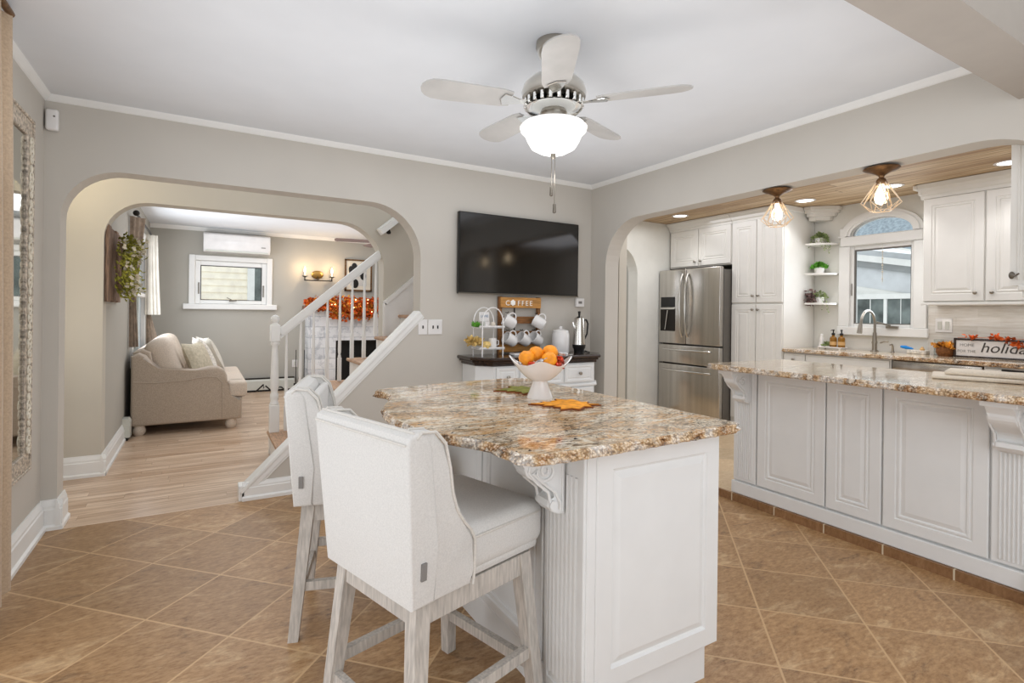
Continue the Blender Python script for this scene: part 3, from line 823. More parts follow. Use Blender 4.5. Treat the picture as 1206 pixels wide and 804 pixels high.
# ============================================================ COFFEE CABINET
cc = thing('coffee_cabinet', 'white sideboard with a dark moulded top against the back wall', 'cabinet', (-.8, -.2, 0))
cl, cr = -1.335, -.14
body = [(cl, -.005), (cl, -.24), (cl + .10, -.36), (cr - .10, -.36), (cr, -.24), (cr, -.005)]
MB().prism(body, 'Z', .08, .862).build('body', 'cab', cc)
def inset(o): return [(cl - o, -.003), (cl - o, -.25), (cl + .09 - o * .4, -.36 - o), (cr - .09 + o * .4, -.36 - o), (cr + o * 1.0, -.25), (cr + o * 1.0, -.003)]
m = MB(); m.prism(inset(.012), 'Z', .862, .885, .004, 1); m.prism(inset(.03), 'Z', .883, .905, .008, 2); m.prism(inset(.05), 'Z', .903, .932, .010, 2)
m.build('top', 'wood_dk', cc)
m = MB(); m.prism(inset(.016), 'Z', .66, .685, .008, 2); m.prism(inset(.02), 'Z', .0, .08, .01, 2); m.build('moulding', 'cab', cc)
for (a, b) in ((cl + .12, -1.02), (-1.0, -.58), (-.56, cr - .12)):
    m = MB(); m.panel((a, -.361, .70), (1, 0, 0), (0, 0, 1), (0, -1, 0), b - a, .15, [(0, 0), (0, .012), (.004, .015), (.02, .015), (.026, .011), (.034, .011), (.04, .014)])
    d = m.build('drawer', 'cab', cc)
    c = (a + b) / 2
    MB().lathe([(.001, 0), (.008, 0), (.006, .012), (.014, .02), (.014, .026), (.001, .03)], (c, -.374, .775), 14, 'Y', Matrix.Translation((c, -.374, .775)) @ Matrix.Rotation(PI, 4, 'Z') @ Matrix.Translation((-c, .374, -.775))).build('knob', 'nickel', d, **SM)
    m = MB(); m.panel((a, -.361, .10), (1, 0, 0), (0, 0, 1), (0, -1, 0), b - a, .55, [(0, 0), (0, .012), (.004, .015), (.05, .015), (.06, .009), (.09, .013)])
    m.build('door', 'cab', cc)
TOPZ = .932
# tiered tray
tt = thing('tiered_tray', 'white two-tier arched tray stand with seasonal trinkets on the sideboard', 'tray stand', (-1.24, -.2, TOPZ))
tx0, tx1, ty = -1.295, -1.11, -.20
for z in (TOPZ + .055, TOPZ + .225):
    m = MB(); m.box(tx0 - .02, tx1 + .02, ty - .075, ty + .075, z, z + .008, .002, 1)
    for yy in (ty - .075, ty + .069): m.box(tx0 - .02, tx1 + .02, yy, yy + .006, z, z + .02)
    m.build('tier', 'ceramic', tt)
for yy in (ty - .08, ty + .08):
    m = MB(); pts = [(tx0, yy, TOPZ)] + [(tx0 + (tx1 - tx0) / 2 - (tx1 - tx0) / 2 * math.cos(t), yy, TOPZ + .27 + .12 * math.sin(t)) for t in [PI * k / 12 for k in range(13)]] + [(tx1, yy, TOPZ)]
    m.tube(pts, .005, 8); m.build('arched_frame', 'ceramic', tt, **SM)
z2 = TOPZ + .233; z1 = TOPZ + .063
sg = MB(); sg.box(-1.29, -1.20, -.215, -.205, z2 + .045, z2 + .12, .004, 1); sgo = sg.build('small_sign', 'ceramic'); tag(sgo, 'tiny white sign with blue lettering on the upper tier', 'sign')
text_mesh('LOVE', .028, Matrix.Translation((-1.245, -.2165, z2 + .078)) @ Matrix.Rotation(PI / 2, 4, 'X'), .0008, align='CENTER').build('lettering', 'ink_b', sgo)
sg = MB(); sg.box(-1.26, -1.235, -.214, -.206, z2, z2 + .046); sg.build('support', 'ceramic', sgo)
cp = MB(); cp.lathe([(.001, 0), (.022, 0), (.026, .045), (.023, .045), (.02, .006), (.001, .006)], (-1.245, -.25, z2), 16); o = cp.build('votive_cup', 'ceramic', **SM); tag(o, 'tiny white cup in front of the small sign on the upper tier', 'cup')
g = MB()
for i in range(60): g.leafcard((-1.31 + random.uniform(-.02, .02), -.2 + random.uniform(-.03, .03), z2), (random.uniform(-1, 1), random.uniform(-1, 1), random.uniform(.4, 1.6)), random.uniform(.03, .06))
o = g.build('greenery_sprig', 'plant'); tag(o, 'small green sprig at the left of the upper tier', 'plant')
g = MB(); g.ball((-1.175, -.23, z2 + .022), .02, 1, 1, 1.1); o = g.build('cream_ornament', 'towel', **SM); tag(o, 'small cream ornament at the right end of the upper tier', 'ornament')
g = MB()
for i in range(150): g.leafcard((-1.33 + random.uniform(-.05, .03), -.21 + random.uniform(-.04, .04), z1 + .02 + random.uniform(0, .05)), (random.uniform(-1.4, 1), random.uniform(-1, .6), random.uniform(.1, 1.4)), random.uniform(.03, .06), .7)
o = g.build('dried_flowers', 'bag'); tag(o, 'yellow dried blossoms spilling from the lower tier', 'flowers')
g = MB(); g.lathe([(.001, 0), (.03, 0), (.04, .03), (.03, .055), (.001, .06)], (-1.245, -.245, z1), 18); o = g.build('small_pumpkin', 'bag', **SM); tag(o, 'pale yellow little pumpkin in the middle of the lower tier', 'pumpkin')
g = MB(); g.lathe([(.001, 0), (.032, 0), (.033, .08), (.029, .08), (.028, .006), (.001, .006)], (-1.175, -.225, z1), 20); g.tube([(-1.175 + .03, -.225, z1 + .065), (-1.12, -.225, z1 + .06), (-1.12, -.225, z1 + .03), (-1.175 + .03, -.225, z1 + .02)], .004, 6)
o = g.build('small_mug', 'ceramic', **SM); tag(o, 'small white mug at the right of the lower tier', 'mug')

# mug rack with COFFEE board
rk = thing('mug_rack', 'walnut mug rack lettered COFFEE leaning under the television', 'rack', (-.81, -.05, TOPZ))
rx0, rx1 = -1.02, -.60
MB().box(rx0, rx0 + .03, -.045, -.02, TOPZ, 1.42).build('side_rail', 'wood_md', rk)
MB().box(rx1 - .03, rx1, -.045, -.02, TOPZ, 1.42).build('side_rail', 'wood_md', rk)
m = MB(); m.box(rx0 + .01, rx1, -.056, -.04, 1.325, 1.415, .002, 1); hb = m.build('header_board', 'wood_lt', rk)
tw = (rx1 - rx0)
text_mesh('C', .062, Matrix.Translation((rx0 + .055, -.058, 1.345)) @ Matrix.Rotation(PI / 2, 4, 'X'), .001).build('lettering', 'white_ink', hb)
text_mesh('FFEE', .062, Matrix.Translation((rx0 + .175, -.058, 1.345)) @ Matrix.Rotation(PI / 2, 4, 'X'), .001, spacing=1.35).build('lettering', 'white_ink', hb)
m = MB()
for k in range(6):
    a = 2 * PI * k / 6 + .5
    m.ball((rx0 + .130 + .016 * math.cos(a), -.058, 1.368 + .016 * math.sin(a)), .011, 1, .25, 1, 10)
m.ball((rx0 + .130, -.058, 1.368), .012, 1, .25, 1, 10)
m.build('flower_emblem', 'white_ink', hb)
for (a, b) in ((1.19, 1.25), (1.07, 1.125), (.945, 1.01)):
    MB().box(rx0 + .005, rx1 - .005, -.052, -.035, a, b, .002, 1).build('slat', 'wood_md' if a > .95 else 'wood_lt', rk)
MB().box(-.865, -.855, -.036, -.028, .95, 1.36).build('centre_wire', 'dark_iron', rk)
hooks = [(-.955, -.065, 1.25), (-.70, -.065, 1.245), (-.955, -.065, 1.12), (-.84, -.065, 1.12), (-.725, -.065, 1.12)]
mug_world = [(-.955, 1.265, 0), (-.655, 1.26, 1), (-.945, 1.115, 0), (-.81, 1.115, 0), (-.685, 1.115, 0)]
for (x, z, _) in mug_world:
    hk = MB(); hk.tube([(x, -.045, z + .02), (x, -.075, z + .015), (x, -.095, z + .025)], .003, 6); hk.build('hook', 'dark_iron', rk)
def make_mug():
    r = thing('coffee_mug', '', 'mug', (0, 0, 0))
    T = Matrix.Rotation(math.radians(62), 4, 'Y') @ Matrix.Translation((0, 0, -.045))
    m = MB(); T0 = Matrix.Translation((0.0, -.0, -.055)) @ Matrix.Rotation(math.radians(-62), 4, 'Y')
    m.lathe([(.001, -.045), (.03, -.045), (.042, -.03), (.045, .045), (.041, .045), (.038, -.028), (.001, -.036)], (0, 0, 0), 28, mtx=T0)
    m.build('body', 'ceramic', r, **SM)
    h = MB(); pts = []
    for k in range(11):
        t = -PI * .5 + PI * k / 10
        p = T0 @ Vector((.040 + .030 * math.cos(t), 0, .027 * math.sin(t)))
        pts.append(p)
    h.tube(pts, .005, 8); h.build('handle', 'ceramic', r, **SM)
    return r
mug0 = make_mug()
mlabels = ['white mug hanging at the upper left of the coffee rack', 'white mug hanging alone at the upper right of the coffee rack',
           'white mug at the left end of the lower row on the rack', 'white mug in the middle of the lower row on the rack', 'white mug at the right end of the lower row on the rack']
for i, (x, z, f) in enumerate(mug_world):
    r = mug0 if i == 0 else dup(mug0, (0, 0, 0))
    r.scale = (1.18, 1.18, 1.18); r.location = (x, -.115, z + .004); r.rotation_euler = (0, 0, math.radians((-18, -42, 0, 8, 12)[i]))
    r['label'] = mlabels[i]; r['group'] = 'white mugs hanging on the coffee rack'
# canister
cn = thing('canister', 'white ceramic canister with knobbed lid between the rack and percolator', 'canister', (-.45, -.15, TOPZ))
MB().lathe([(.001, 0), (.072, 0), (.078, .01), (.078, .165), (.07, .185), (.001, .185)], (-.45, -.15, TOPZ), 32).build('jar', 'ceramic', cn, **SM)
MB().lathe([(.001, .184), (.072, .185), (.069, .20), (.03, .21), (.012, .214), (.016, .228), (.01, .236), (.001, .238)], (-.45, -.15, TOPZ), 28).build('lid', 'ceramic', cn, **SM)
# percolator
px_, py_ = -.285, -.20
pc = thing('percolator', 'shiny chrome percolator with black base and handle at the sideboard right', 'coffee pot', (px_, py_, TOPZ))
MB().lathe([(.001, 0), (.044, 0), (.046, .03), (.058, .05), (.060, .075), (.001, .075)], (px_, py_, TOPZ), 28).build('base', 'black', pc, **SM)
MB().lathe([(.001, .075), (.058, .075), (.052, .17), (.046, .285), (.045, .30), (.001, .30)], (px_, py_, TOPZ), 32).build('pot', 'chrome', pc, **SM)
MB().lathe([(.045, .30), (.044, .31), (.02, .325), (.01, .328), (.001, .328)], (px_, py_, TOPZ), 28).build('lid', 'chrome', pc, **SM)
MB().lathe([(.001, .328), (.009, .328), (.011, .35), (.014, .37), (.001, .372)], (px_, py_, TOPZ), 14).build('lid_knob', 'black', pc, **SM)
m = MB(); m.tube([(px_ + .04, py_, TOPZ + .29), (px_ + .08, py_, TOPZ + .295), (px_ + .098, py_, TOPZ + .26), (px_ + .09, py_, TOPZ + .17), (px_ + .06, py_, TOPZ + .12)], .008, 8); m.build('handle', 'black', pc, **SM)
m = MB(); m.tube([(px_ - .045, py_, TOPZ + .22), (px_ - .065, py_, TOPZ + .25), (px_ - .07, py_, TOPZ + .275)], .01, 8, rads=[.014, .009, .007]); m.build('spout', 'chrome', pc, **SM)
m = MB(); m.tube([(px_ + .05, py_ - .02, TOPZ + .02), (px_ + .09, py_ - .04, TOPZ + .006), (px_ + .12, py_ - .0, TOPZ + .006), (px_ + .09, py_ + .05, TOPZ + .006), (px_ + .03, py_ + .08, TOPZ + .006)], .004, 6); m.build('cord', 'black', pc, **SM)
# small dish with spoon
m = MB(); m.box(-1.0, -.87, -.28, -.19, TOPZ, TOPZ + .018, .005, 2); o = m.build('spoon_rest', 'ceramic', **SM); tag(o, 'low white rectangular dish in front of the mug rack', 'dish')
m = MB(); m.bar((-.98, -.24, TOPZ + .026), (-.84, -.22, TOPZ + .035), .012, .006); m.ball((-.83, -.22, TOPZ + .034), .018, 1, .7, .3); o = m.build('spoon', 'wood_dk', **SM); tag(o, 'dark spoon resting across the low white dish', 'spoon')

# ============================================================ ISLAND
IX0, IX1, IY0, IY1 = -2.205, -1.62, -2.745, -1.42
isl = thing('island_cabinet', 'white panelled island cabinet with fluted corner and carved bracket', 'cabinet', (-1.9, -2.1, 0))
MB().box(IX0 + .01, IX1 - .0, IY0 + .022, IY1, .12, .872).build('carcass', 'cab', isl)
m = MB(); m.box(IX0 + .015, IX1 - .03, IY0 + .03, IY1 - .03, 0, .125); m.build('toe_kick', 'cab', isl)
# raised end panel
m = MB(); m.panel((IX0 + .035, IY0 + .022, .135), (1, 0, 0), (0, 0, 1), (0, -1, 0), IX1 - IX0 - .035, .735,
                  [(0, 0), (0, .018), (.004, .022), (.062, .022), (.066, .016), (.072, .013), (.092, .020), (.096, .021)])
m.build('end_panel', 'cab', isl)
m = MB(); m.panel((IX1, IY0 + .022, .135), (0, 1, 0), (0, 0, 1), (1, 0, 0), 1.3, .735, [(0, 0), (0, .0), (.06, .0), (.07, -.006)]); m.build('side_panel', 'cab', isl)
# fluted corner post
m = MB(); m.box(IX0 + .002, IX0 + .036, IY0 + .002, IY0 + .03, 0, .872, .004, 1)
m.box(IX0 - .004, IX0 + .02, IY0 + .016, IY0 + .22, 0, .10, .003, 1)
m.box(IX0 - .0, IX0 + .02, IY0 + .012, IY0 + .215, .10, .872)
for k in range(7):
    yy = IY0 + .055 + k * .022
    m.lathe([(.0065, .12), (.0065, .78)], (IX0 + .0005, yy, 0), 8)
m.box(IX0 - .006, IX0 + .01, IY0 + .01, IY0 + .03, 0, .872, .003, 1); m.box(IX0 - .006, IX0 + .01, IY0 + .196, IY0 + .216, 0, .872, .003, 1)
m.build('fluted_post', 'cab', isl)
# left side panels
for (a, b) in ((-2.515, -2.075), (-2.065, -1.62), (-1.61, -1.43)):
    m = MB(); m.panel((IX0 + .012, b, .125), (0, -1, 0), (0, 0, 1), (-1, 0, 0), b - a, .745,
                      [(0, 0), (0, .014), (.003, .017), (.035, .017), (.04, .012), (.046, .012), (.05, .016), (.06, .016), (.064, .011)])
    m.build('side_panel', 'cab', isl)
m = MB(); m.box(IX0, IX0 + .02, -2.52, -1.43, 0, .12, .003, 1); m.build('plinth', 'cab', isl)
def corbel(root, x, y, ztop, depth, width, height, name='corbel', material='cab'):
    """bracket projecting towards -X from the plane x, centred at y"""
    m = MB()
    pts = []
    prof = [(0, 0), (-depth, 0), (-depth, -.028), (-depth * .93, -.04), (-depth * .86, -.055)]
    # S curve
    for k in range(11):
        t = k / 10
        prof.append((-depth * (.84 - .62 * t + .10 * math.sin(2 * PI * t)), -.06 - (height - .115) * t))
    prof += [(-depth * .36, -height + .05), (-depth * .38, -height + .03), (-depth * .28, -height + .012), (-depth * .12, -height), (0, -height)]
    P2 = [(x + p[0], ztop + p[1]) for p in prof]
    m.prism(P2, 'Y', y - width / 2 + .010, y + width / 2 - .010, .004, 2)
    m.box(x - depth - .012, x, y - width / 2 - .006, y + width / 2 + .006, ztop - .026, ztop, .004, 1)
    c = m.build(name, material, root)
    # scroll relief on both cheeks
    s = MB()
    for sd in (-1, 1):
        yy = y + sd * (width / 2 - .008)
        cx, cz = x - depth * .42, ztop - .028 - height * .20
        pts = []
        for k in range(30):
            t = k / 29
            a = -.6 + t * 3.6 * PI
            r = height * .15 * (1 - t) + .004
            pts.append((cx + r * math.cos(a + PI), yy, cz + r * math.sin(a + PI)))
        tail = [(x - depth * (.12 + .0 * k), yy, ztop - height * (.92 - .1 * k)) for k in range(2)] + [(x - depth * .22, yy, ztop - height * .66), (x - depth * .48, yy, ztop - height * .50), (x - depth * .70, yy, ztop - height * .34)]
        s.tube(tail + pts[1:], .0055, 6)
        s.tube([(x - depth * .30, yy, ztop - height * .88), (x - depth * .38, yy, ztop - height * .64), (x - depth * .62, yy, ztop - height * .48), (x - depth * .78, yy, ztop - height * .32), (x - depth * .72, yy, ztop - height * .15)], .005, 6)
        s.tube([(x - .012, yy, ztop - .035), (x - .012, yy, ztop - height * .95)], .004, 6)
    s.build('scroll_relief', material, c, **SM)
    w = MB(); w.lathe([(.001, -width / 2), (.014, -width / 2), (.016, 0), (.014, width / 2), (.001, width / 2)], (x - depth * .28, y, ztop - height + .035), 14, 'Y')
    w.build('volute', material, c, **SM)
    return c
corbel(isl, IX0 - .004, -2.605, .871, .175, .085, .215)
corbel(isl, IX0 + .0, -1.50, .871, .16, .085, .24)
# countertop: bowed stool side, clipped far corner
ct = thing('island_countertop', 'cream and gold granite island top with rough chiselled edge', 'countertop', (-2.1, -2.1, .872))
keys = [(-1.56, -2.775), (-1.60, -2.80), (-1.70, -2.80), (-2.05, -2.81), (-2.38, -2.815), (-2.44, -2.805), (-2.465, -2.77), (-2.47, -2.70), (-2.475, -2.63), (-2.50, -2.57), (-2.545, -2.49), (-2.59, -2.38),
        (-2.615, -2.22), (-2.605, -2.06), (-2.58, -1.93), (-2.54, -1.83), (-2.50, -1.77), (-2.475, -1.69), (-2.46, -1.62), (-2.455, -1.58), (-2.49, -1.50), (-2.47, -1.455),
        (-2.42, -1.43), (-2.30, -1.405), (-2.0, -1.36), (-1.72, -1.335), (-1.60, -1.345), (-1.56, -1.40)]
def rough_slab(root, keys, z0, z1, topmat, amp=.006, edge='granite_edge'):
    pts = []
    n = len(keys)
    for i in range(n):
        a = Vector(keys[i]); b = Vector(keys[(i + 1) % n]); L = (b - a).length; k = max(1, int(L / .018))
        for j in range(k): pts.append(a + (b - a) * j / k)
    N = len(pts)
    cen = sum(pts, Vector((0, 0))) / N
    rings = []
    layers = [(-.012, z0), (0, z0 + .004), (.004, z0 + (z1 - z0) * .35), (-.002, z0 + (z1 - z0) * .6), (.0, z1 - .006), (-.007, z1)]
    m = MB(); R = []
    nrm = []
    for i in range(N):
        t = (pts[(i + 1) % N] - pts[i - 1]).normalized(); nn = Vector((t.y, -t.x))
        if nn.dot(pts[i] - cen) < 0: nn = -nn
        nrm.append(nn)
    for li, (o, z) in enumerate(layers):
        ring = []
        for i in range(N):
            q = pts[i] + nrm[i] * (o + (random.uniform(-amp, amp) if 0 < li < 5 else 0))
            ring.append(m.bm.verts.new((q.x, q.y, z + (random.uniform(-.003, .003) if 1 < li < 4 else 0))))
        R.append(ring)
    for a in range(len(R) - 1):
        for i in range(N):
            j = (i + 1) % N
            m.face([R[a][i], R[a][j], R[a + 1][j], R[a + 1][i]])
    m.face(list(reversed(R[0])))
    m.build('chiselled_edge', edge, root, smooth=True, auto=1.2)
    t = MB(); f = t.face([t.bm.verts.new((v[0], v[1], z1)) for v in [(pts[i] + nrm[i] * -.007) for i in range(N)]])
    f.normal_update()
    bmesh.ops.triangulate(t.bm, faces=[f])
    t.build('polished_top', topmat, root)
rough_slab(ct, keys, .872, .905, 'granite')

# ============================================================ BOWL AND FRUIT
IT = .905
bx_, by_ = -1.90, -2.02
bw = thing('pedestal_bowl', 'white pedestal bowl with wavy rim on the island', 'bowl', (bx_, by_, IT))
MB().lathe([(.001, 0), (.056, 0), (.058, .006), (.032, .072), (.034, .078), (.001, .078)], (bx_, by_, IT), 40).build('foot', 'ceramic', bw, **SM)
m = MB(); N = 48; prev = None
view = math.atan2(-1.0, -.66)
def rimz(a):
    d = a - math.radians(-30)     # long axis across the view
    return .158 + .018 * (abs(math.cos(d)) ** 4) + .012 * math.cos(4 * d)
def rimr(a):
    d = a - math.radians(-30)
    return .104 + .036 * (abs(math.cos(d)) ** 2)
for layer, (fr, inner) in enumerate([(0, 0), (.12, 0), (.3, 0), (.5, 0), (.7, 0), (.87, 0), (1, 0), (1, 1), (.85, 1), (.6, 1), (.35, 1), (.15, 1), (.02, 1)]):
    ring = []
    for i in range(N):
        a = 2 * PI * i / N
        R_ = .030 + (rimr(a) - .030) * (fr ** .72)
        z = .076 + (rimz(a) - .076) * (fr ** 1.12)
        if inner: R_ = max(.004, R_ - .006); z += .004 if fr < .99 else 0
        ring.append(m.bm.verts.new((bx_ + R_ * math.cos(a), by_ + R_ * math.sin(a), IT + z)))
    if prev:
        for i in range(N): m.face([prev[i], prev[(i + 1) % N], ring[(i + 1) % N], ring[i]])
    prev = ring
m.face(prev)
m.build('basin', 'ceramic', bw, **SM)
right = Vector((.8628, -.5055, 0)); fwd = Vector((.5055, .8628, 0))
def bp(r, f, z): return Vector((bx_, by_, IT + z)) + right * r + fwd * f
o0 = thing('orange', 'orange at the left of the fruit in the bowl', 'fruit', (0, 0, 0))
MB().lathe([(.001, -.033), (.018, -.030), (.032, -.014), (.036, .002), (.031, .020), (.016, .032), (.004, .0325), (.001, .030)], (0, 0, 0), 28).build('peel', 'orange', o0, **SM)
MB().lathe([(.001, .0335), (.004, .033), (.002, .030)], (0, 0, 0), 8).build('stem_scar', 'leaf_g', o0)
for i, (r, f, z, l) in enumerate([(-.066, -.028, .182, 'orange at the far left of the fruit pile'), (-.020, .012, .197, 'tallest orange standing left of centre in the bowl'),
                                  (.048, .022, .203, 'upper orange on the right of the fruit pile'), (.040, -.040, .176, 'lower orange half hidden at the front right of the pile')]):
    q = o0 if i == 0 else dup(o0, (0, 0, 0))
    q.location = bp(r * .93, f * .9, z - .004); q['label'] = l; q['group'] = 'oranges in the pedestal bowl'
    q.rotation_euler = (.3 * i, .25 * i, i)
for i, (r, f, z, mt, l) in enumerate([(-.092, -.03, .163, 'candy_s', 'silver striped wrapped candy poking over the left rim'), (-.05, -.065, .158, 'candy_r', 'red wrapped candy at the front left below an orange'),
                                      (-.012, -.07, .165, 'candy_s', 'silver wrapped candy at the front centre of the bowl'), (.105, -.015, .170, 'candy_r', 'red wrapped candy at the right end of the bowl'),
                                      (.118, .02, .195, 'candy_s', 'silver wrapper standing highest at the right rim'), (.07, .05, .17, 'candy_r', 'red wrapped candy behind the right oranges'), (.085, -.05, .158, 'candy_r', 'red foil candy under the front right orange')]):
    m = MB(); c = bp(r * .86, f * .8, z + .0); T = Matrix.Translation(c) @ Matrix.Rotation(i * 1.3, 4, 'Z') @ Matrix.Rotation(.5 * ((i % 3) - 1), 4, 'Y')
    m.box(-.022, .022, -.013, .013, -.008, .008, .006, 2, T)
    for s in (-1, 1):
        m.prism([(s * .020, -.004), (s * .040, -.014), (s * .038, 0), (s * .041, .013), (s * .020, .004)], 'Z', -.0015, .0015, mtx=T)
    q = m.build('wrapped_candy', mt); tag(q, l, 'candy', 'wrapped candies in the pedestal bowl')
maple = [(0, -.48), (.03, -.30), (.22, -.34), (.20, -.24), (.46, -.14), (.38, -.04), (.50, .12), (.30, .10), (.26, .20), (.16, .10), (.18, .34), (.08, .30), (0, .52),
         (-.08, .30), (-.18, .34), (-.16, .10), (-.26, .20), (-.30, .10), (-.50, .12), (-.38, -.04), (-.46, -.14), (-.20, -.24), (-.22, -.34), (-.03, -.30)]
def leaf(name, label, c, rot, sx, sy, mt, z):
    th_ = thing(name, label, 'leaf', (c[0], c[1], z))
    for k, (s, za, zb, mm, nm) in enumerate([(1.0, 0, .006, 'leaf_edge', 'stitched_rim'), (.93, .004, .0085, mt, 'leaf_face')]):
        m = MB(); T = Matrix.Translation((c[0], c[1], z)) @ Matrix.Rotation(rot, 4, 'Z')
        m.prism([(p[0] * sx * s, p[1] * sy * s) for p in maple], 'Z', za, zb, mtx=T)
        m.build(nm, mm, th_)
leaf('felt_leaf', 'amber maple leaf table ornament in front of the pedestal bowl', (-1.907, -2.226), math.radians(60), .26, .30, 'leaf_o', IT)
leaf('felt_leaf', 'olive green maple leaf table ornament behind the bowl at its left', (-1.86, -1.80), math.radians(75), .27, .27, 'leaf_g', IT)

# ============================================================ BAR STOOLS (built facing +X, origin on floor under the back edge centre)
def make_stool():
    r = thing('bar_stool', '', 'bar stool', (0, 0, 0))
    W = .215
    zb, zt = .515, .965
    # back panel
    m = MB()
    m.prism([(-.0, zb), (-.035, zt - .02), (-.03, zt), (-.005, zt + .012), (.03, zt), (.045, zt - .03), (.075, zb + .15), (.075, zb)], 'Y', -W - .008, W + .008, .010, 3)
    # wings
    wing = [(.02, zb), (-.01, zt - .02), (-.01, zt - .005), (.005, zt + .010), (.05, zt + .006), (.085, zt - .03), (.105, zt - .10), (.118, zt - .17), (.138, zt - .225), (.165, zt - .262), (.19, zt - .29), (.207, zt - .32), (.210, zb + .04), (.206, zb)]
    for s in (-1, 1):
        y0, y1 = (W - .045, W + .005) if s > 0 else (-W - .005, -W + .045)
        m.prism(wing, 'Y', y0, y1, .010, 2)
    bk = m.build('backrest', 'fabric', r, **SM)
    m = MB(); m.box(.05, .085, -W + .04, W - .04, .66, zt - .015, .016, 3)
    m.build('inner_cushion', 'fabric', bk, **SM)
    pm = MB()
    for s in (-1, 1):
        for yy in (s * (W + .006), s * (W - .044)):
            path = [(p[0] + .002, yy, p[1]) for p in wing[2:]]
            pm.tube(path, .0045, 6)
    pm.tube([(-.036, -W, zt - .018), (-.036, W, zt - .018)], .003, 6)
    pm.tube([(-.012, -W, zt + .010), (-.012, W, zt + .010)], .0035, 6)
    pm.build('piping', 'piping', bk, **SM)
    tg = MB(); tg.box(.020, .036, -W - .014, -W - .007, zb + .075, zb + .120); tg.build('fabric_tag', 'greypanel', bk)
    # seat
    m = MB(); m.box(.05, .535, -W + .002, W - .002, .535, .672, .035, 4)
    for v in m.bm.verts:
        if v.co.z > .62:
            v.co.z += .014 * max(0, 1 - ((v.co.x - .30) / .27) ** 2) * max(0, 1 - (v.co.y / W) ** 2)
    m.box(.03, .515, -W + .012, W - .012, .518, .56, .016, 2)
    se = m.build('seat', 'fabric', r, **SM)
    pm = MB()
    q = [(.21, -W, .640), (.505, -W + .004, .640), (.532, -W + .02, .638), (.536, 0, .638), (.532, W - .02, .638), (.505, W - .004, .640), (.21, W, .640)]
    pm.tube(q, .0042, 6)
    pm.build('piping', 'piping', se, **SM)
    # frame
    A = .188
    m = MB()
    fx0, fx1 = .03, .475
    m.box(fx0, fx1, -A - .01, -A + .018, .448, .514, .002, 1); m.box(fx0, fx1, A - .018, A + .01, .448, .514, .002, 1)
    m.box(fx0, fx0 + .028, -A, A, .448, .514, .002, 1); m.box(fx1 - .028, fx1, -A, A, .448, .514, .002, 1)
    m.box(.13, .38, -.12, .12, .46, .52)
    m.build('apron', 'legwood', r)
    legs = {}
    for sx in (0, 1):
        for sy in (-1, 1):
            tx = fx0 + .022 if sx == 0 else fx1 - .022
            ty_ = sy * (A - .012)
            bx2 = tx + (-.045 if sx == 0 else .045); by2 = ty_ + sy * .045
            h = .024; g = .019
            m = MB()
            m.hexa([(bx2 - g, by2 - g, 0), (bx2 + g, by2 - g, 0), (bx2 + g, by2 + g, 0), (bx2 - g, by2 + g, 0)],
                   [(tx - h, ty_ - h, .516), (tx + h, ty_ - h, .516), (tx + h, ty_ + h, .516), (tx - h, ty_ + h, .516)])
            m.build('leg', 'legwood', r)
            legs[(sx, sy)] = (Vector((bx2, by2, 0)), Vector((tx, ty_, .516)))
    def at(k, z):
        a, b = legs[k]; return a + (b - a) * (z / .516)
    for (a, b, z) in (((0, -1), (0, 1), .15), ((1, -1), (1, 1), .15), ((0, -1), (1, -1), .20), ((0, 1), (1, 1), .20)):
        m = MB(); m.bar(at(a, z), at(b, z), .024, .034); m.build('stretcher', 'legwood', r)
    for ch in r.children:      # the back flares a little towards its top
        if ch.name.startswith('backrest'):
            for o_ in [ch] + list(ch.children):
                for v in o_.data.vertices: v.co.y *= 1 + .09 * max(0, (v.co.z - zb) / (zt - zb))
    return r
s0 = make_stool()
s0.location = (-2.789, -2.484, 0); s0.rotation_euler = (0, 0, math.radians(16.5))
s0['label'] = 'nearer white linen bar stool with its back to the camera'
s0['group'] = 'white bar stools at the island'
ang2 = math.radians(-17)
L = Vector((-2.880, -1.775))
mid = L + Vector((-math.sin(ang2), math.cos(ang2))) * .215
s1 = dup(s0, (mid.x, mid.y, 0), ang2, 'farther white linen bar stool seen from its side, behind the nearer one')
# ============================================================ PENINSULA
DOORP = [(0, 0), (0, .015), (.004, .019), (.058, .019), (.062, .014), (.068, .014), (.072, .018), (.080, .018), (.086, .012), (.104, .017), (.108, .018)]
def xdoor(root, x, y0, y1, z0, z1, name='door', mt='cab', prof=DOORP, th=0.0):
    """panel facing -X"""
    w = abs(y1 - y0)
    k = min(1.0, w / .30, (z1 - z0) / .30)
    pr = [(a * k, b) for a, b in prof]
    m = MB(); m.panel((x, max(y0, y1), z0), (0, -1, 0), (0, 0, 1), (-1, 0, 0), w, z1 - z0, pr)
    return m.build(name, mt, root)
def knobx(root, x, y, z, mt='nickel'):
    T = Matrix.Translation((x, y, z)) @ Matrix.Rotation(-PI / 2, 4, 'Y')
    m = MB(); m.lathe([(.001, 0), (.007, 0), (.005, .012), (.013, .018), (.015, .024), (.010, .029), (.001, .030)], (0, 0, 0), 16, mtx=T)
    return m.build('knob', mt, root, **SM)
pn = thing('peninsula_cabinet', 'long white panelled peninsula cabinet dividing dining area from kitchen', 'cabinet', (.3, -2.8, KF))
PX = .042
MB().box(PX, .58, -3.30, -1.57, KF + .004, .915).build('carcass', 'cab', pn)
m = MB(); m.box(PX - .030, PX, -3.30, -1.565, KF + .003, KF + .085, .003, 1); m.build('plinth', 'cab', pn)
for (a, b) in ((-1.752, -2.198), (-2.206, -2.502), (-2.512, -2.962)):
    xdoor(pn, PX, a, b, KF + .095, .912, 'panel')
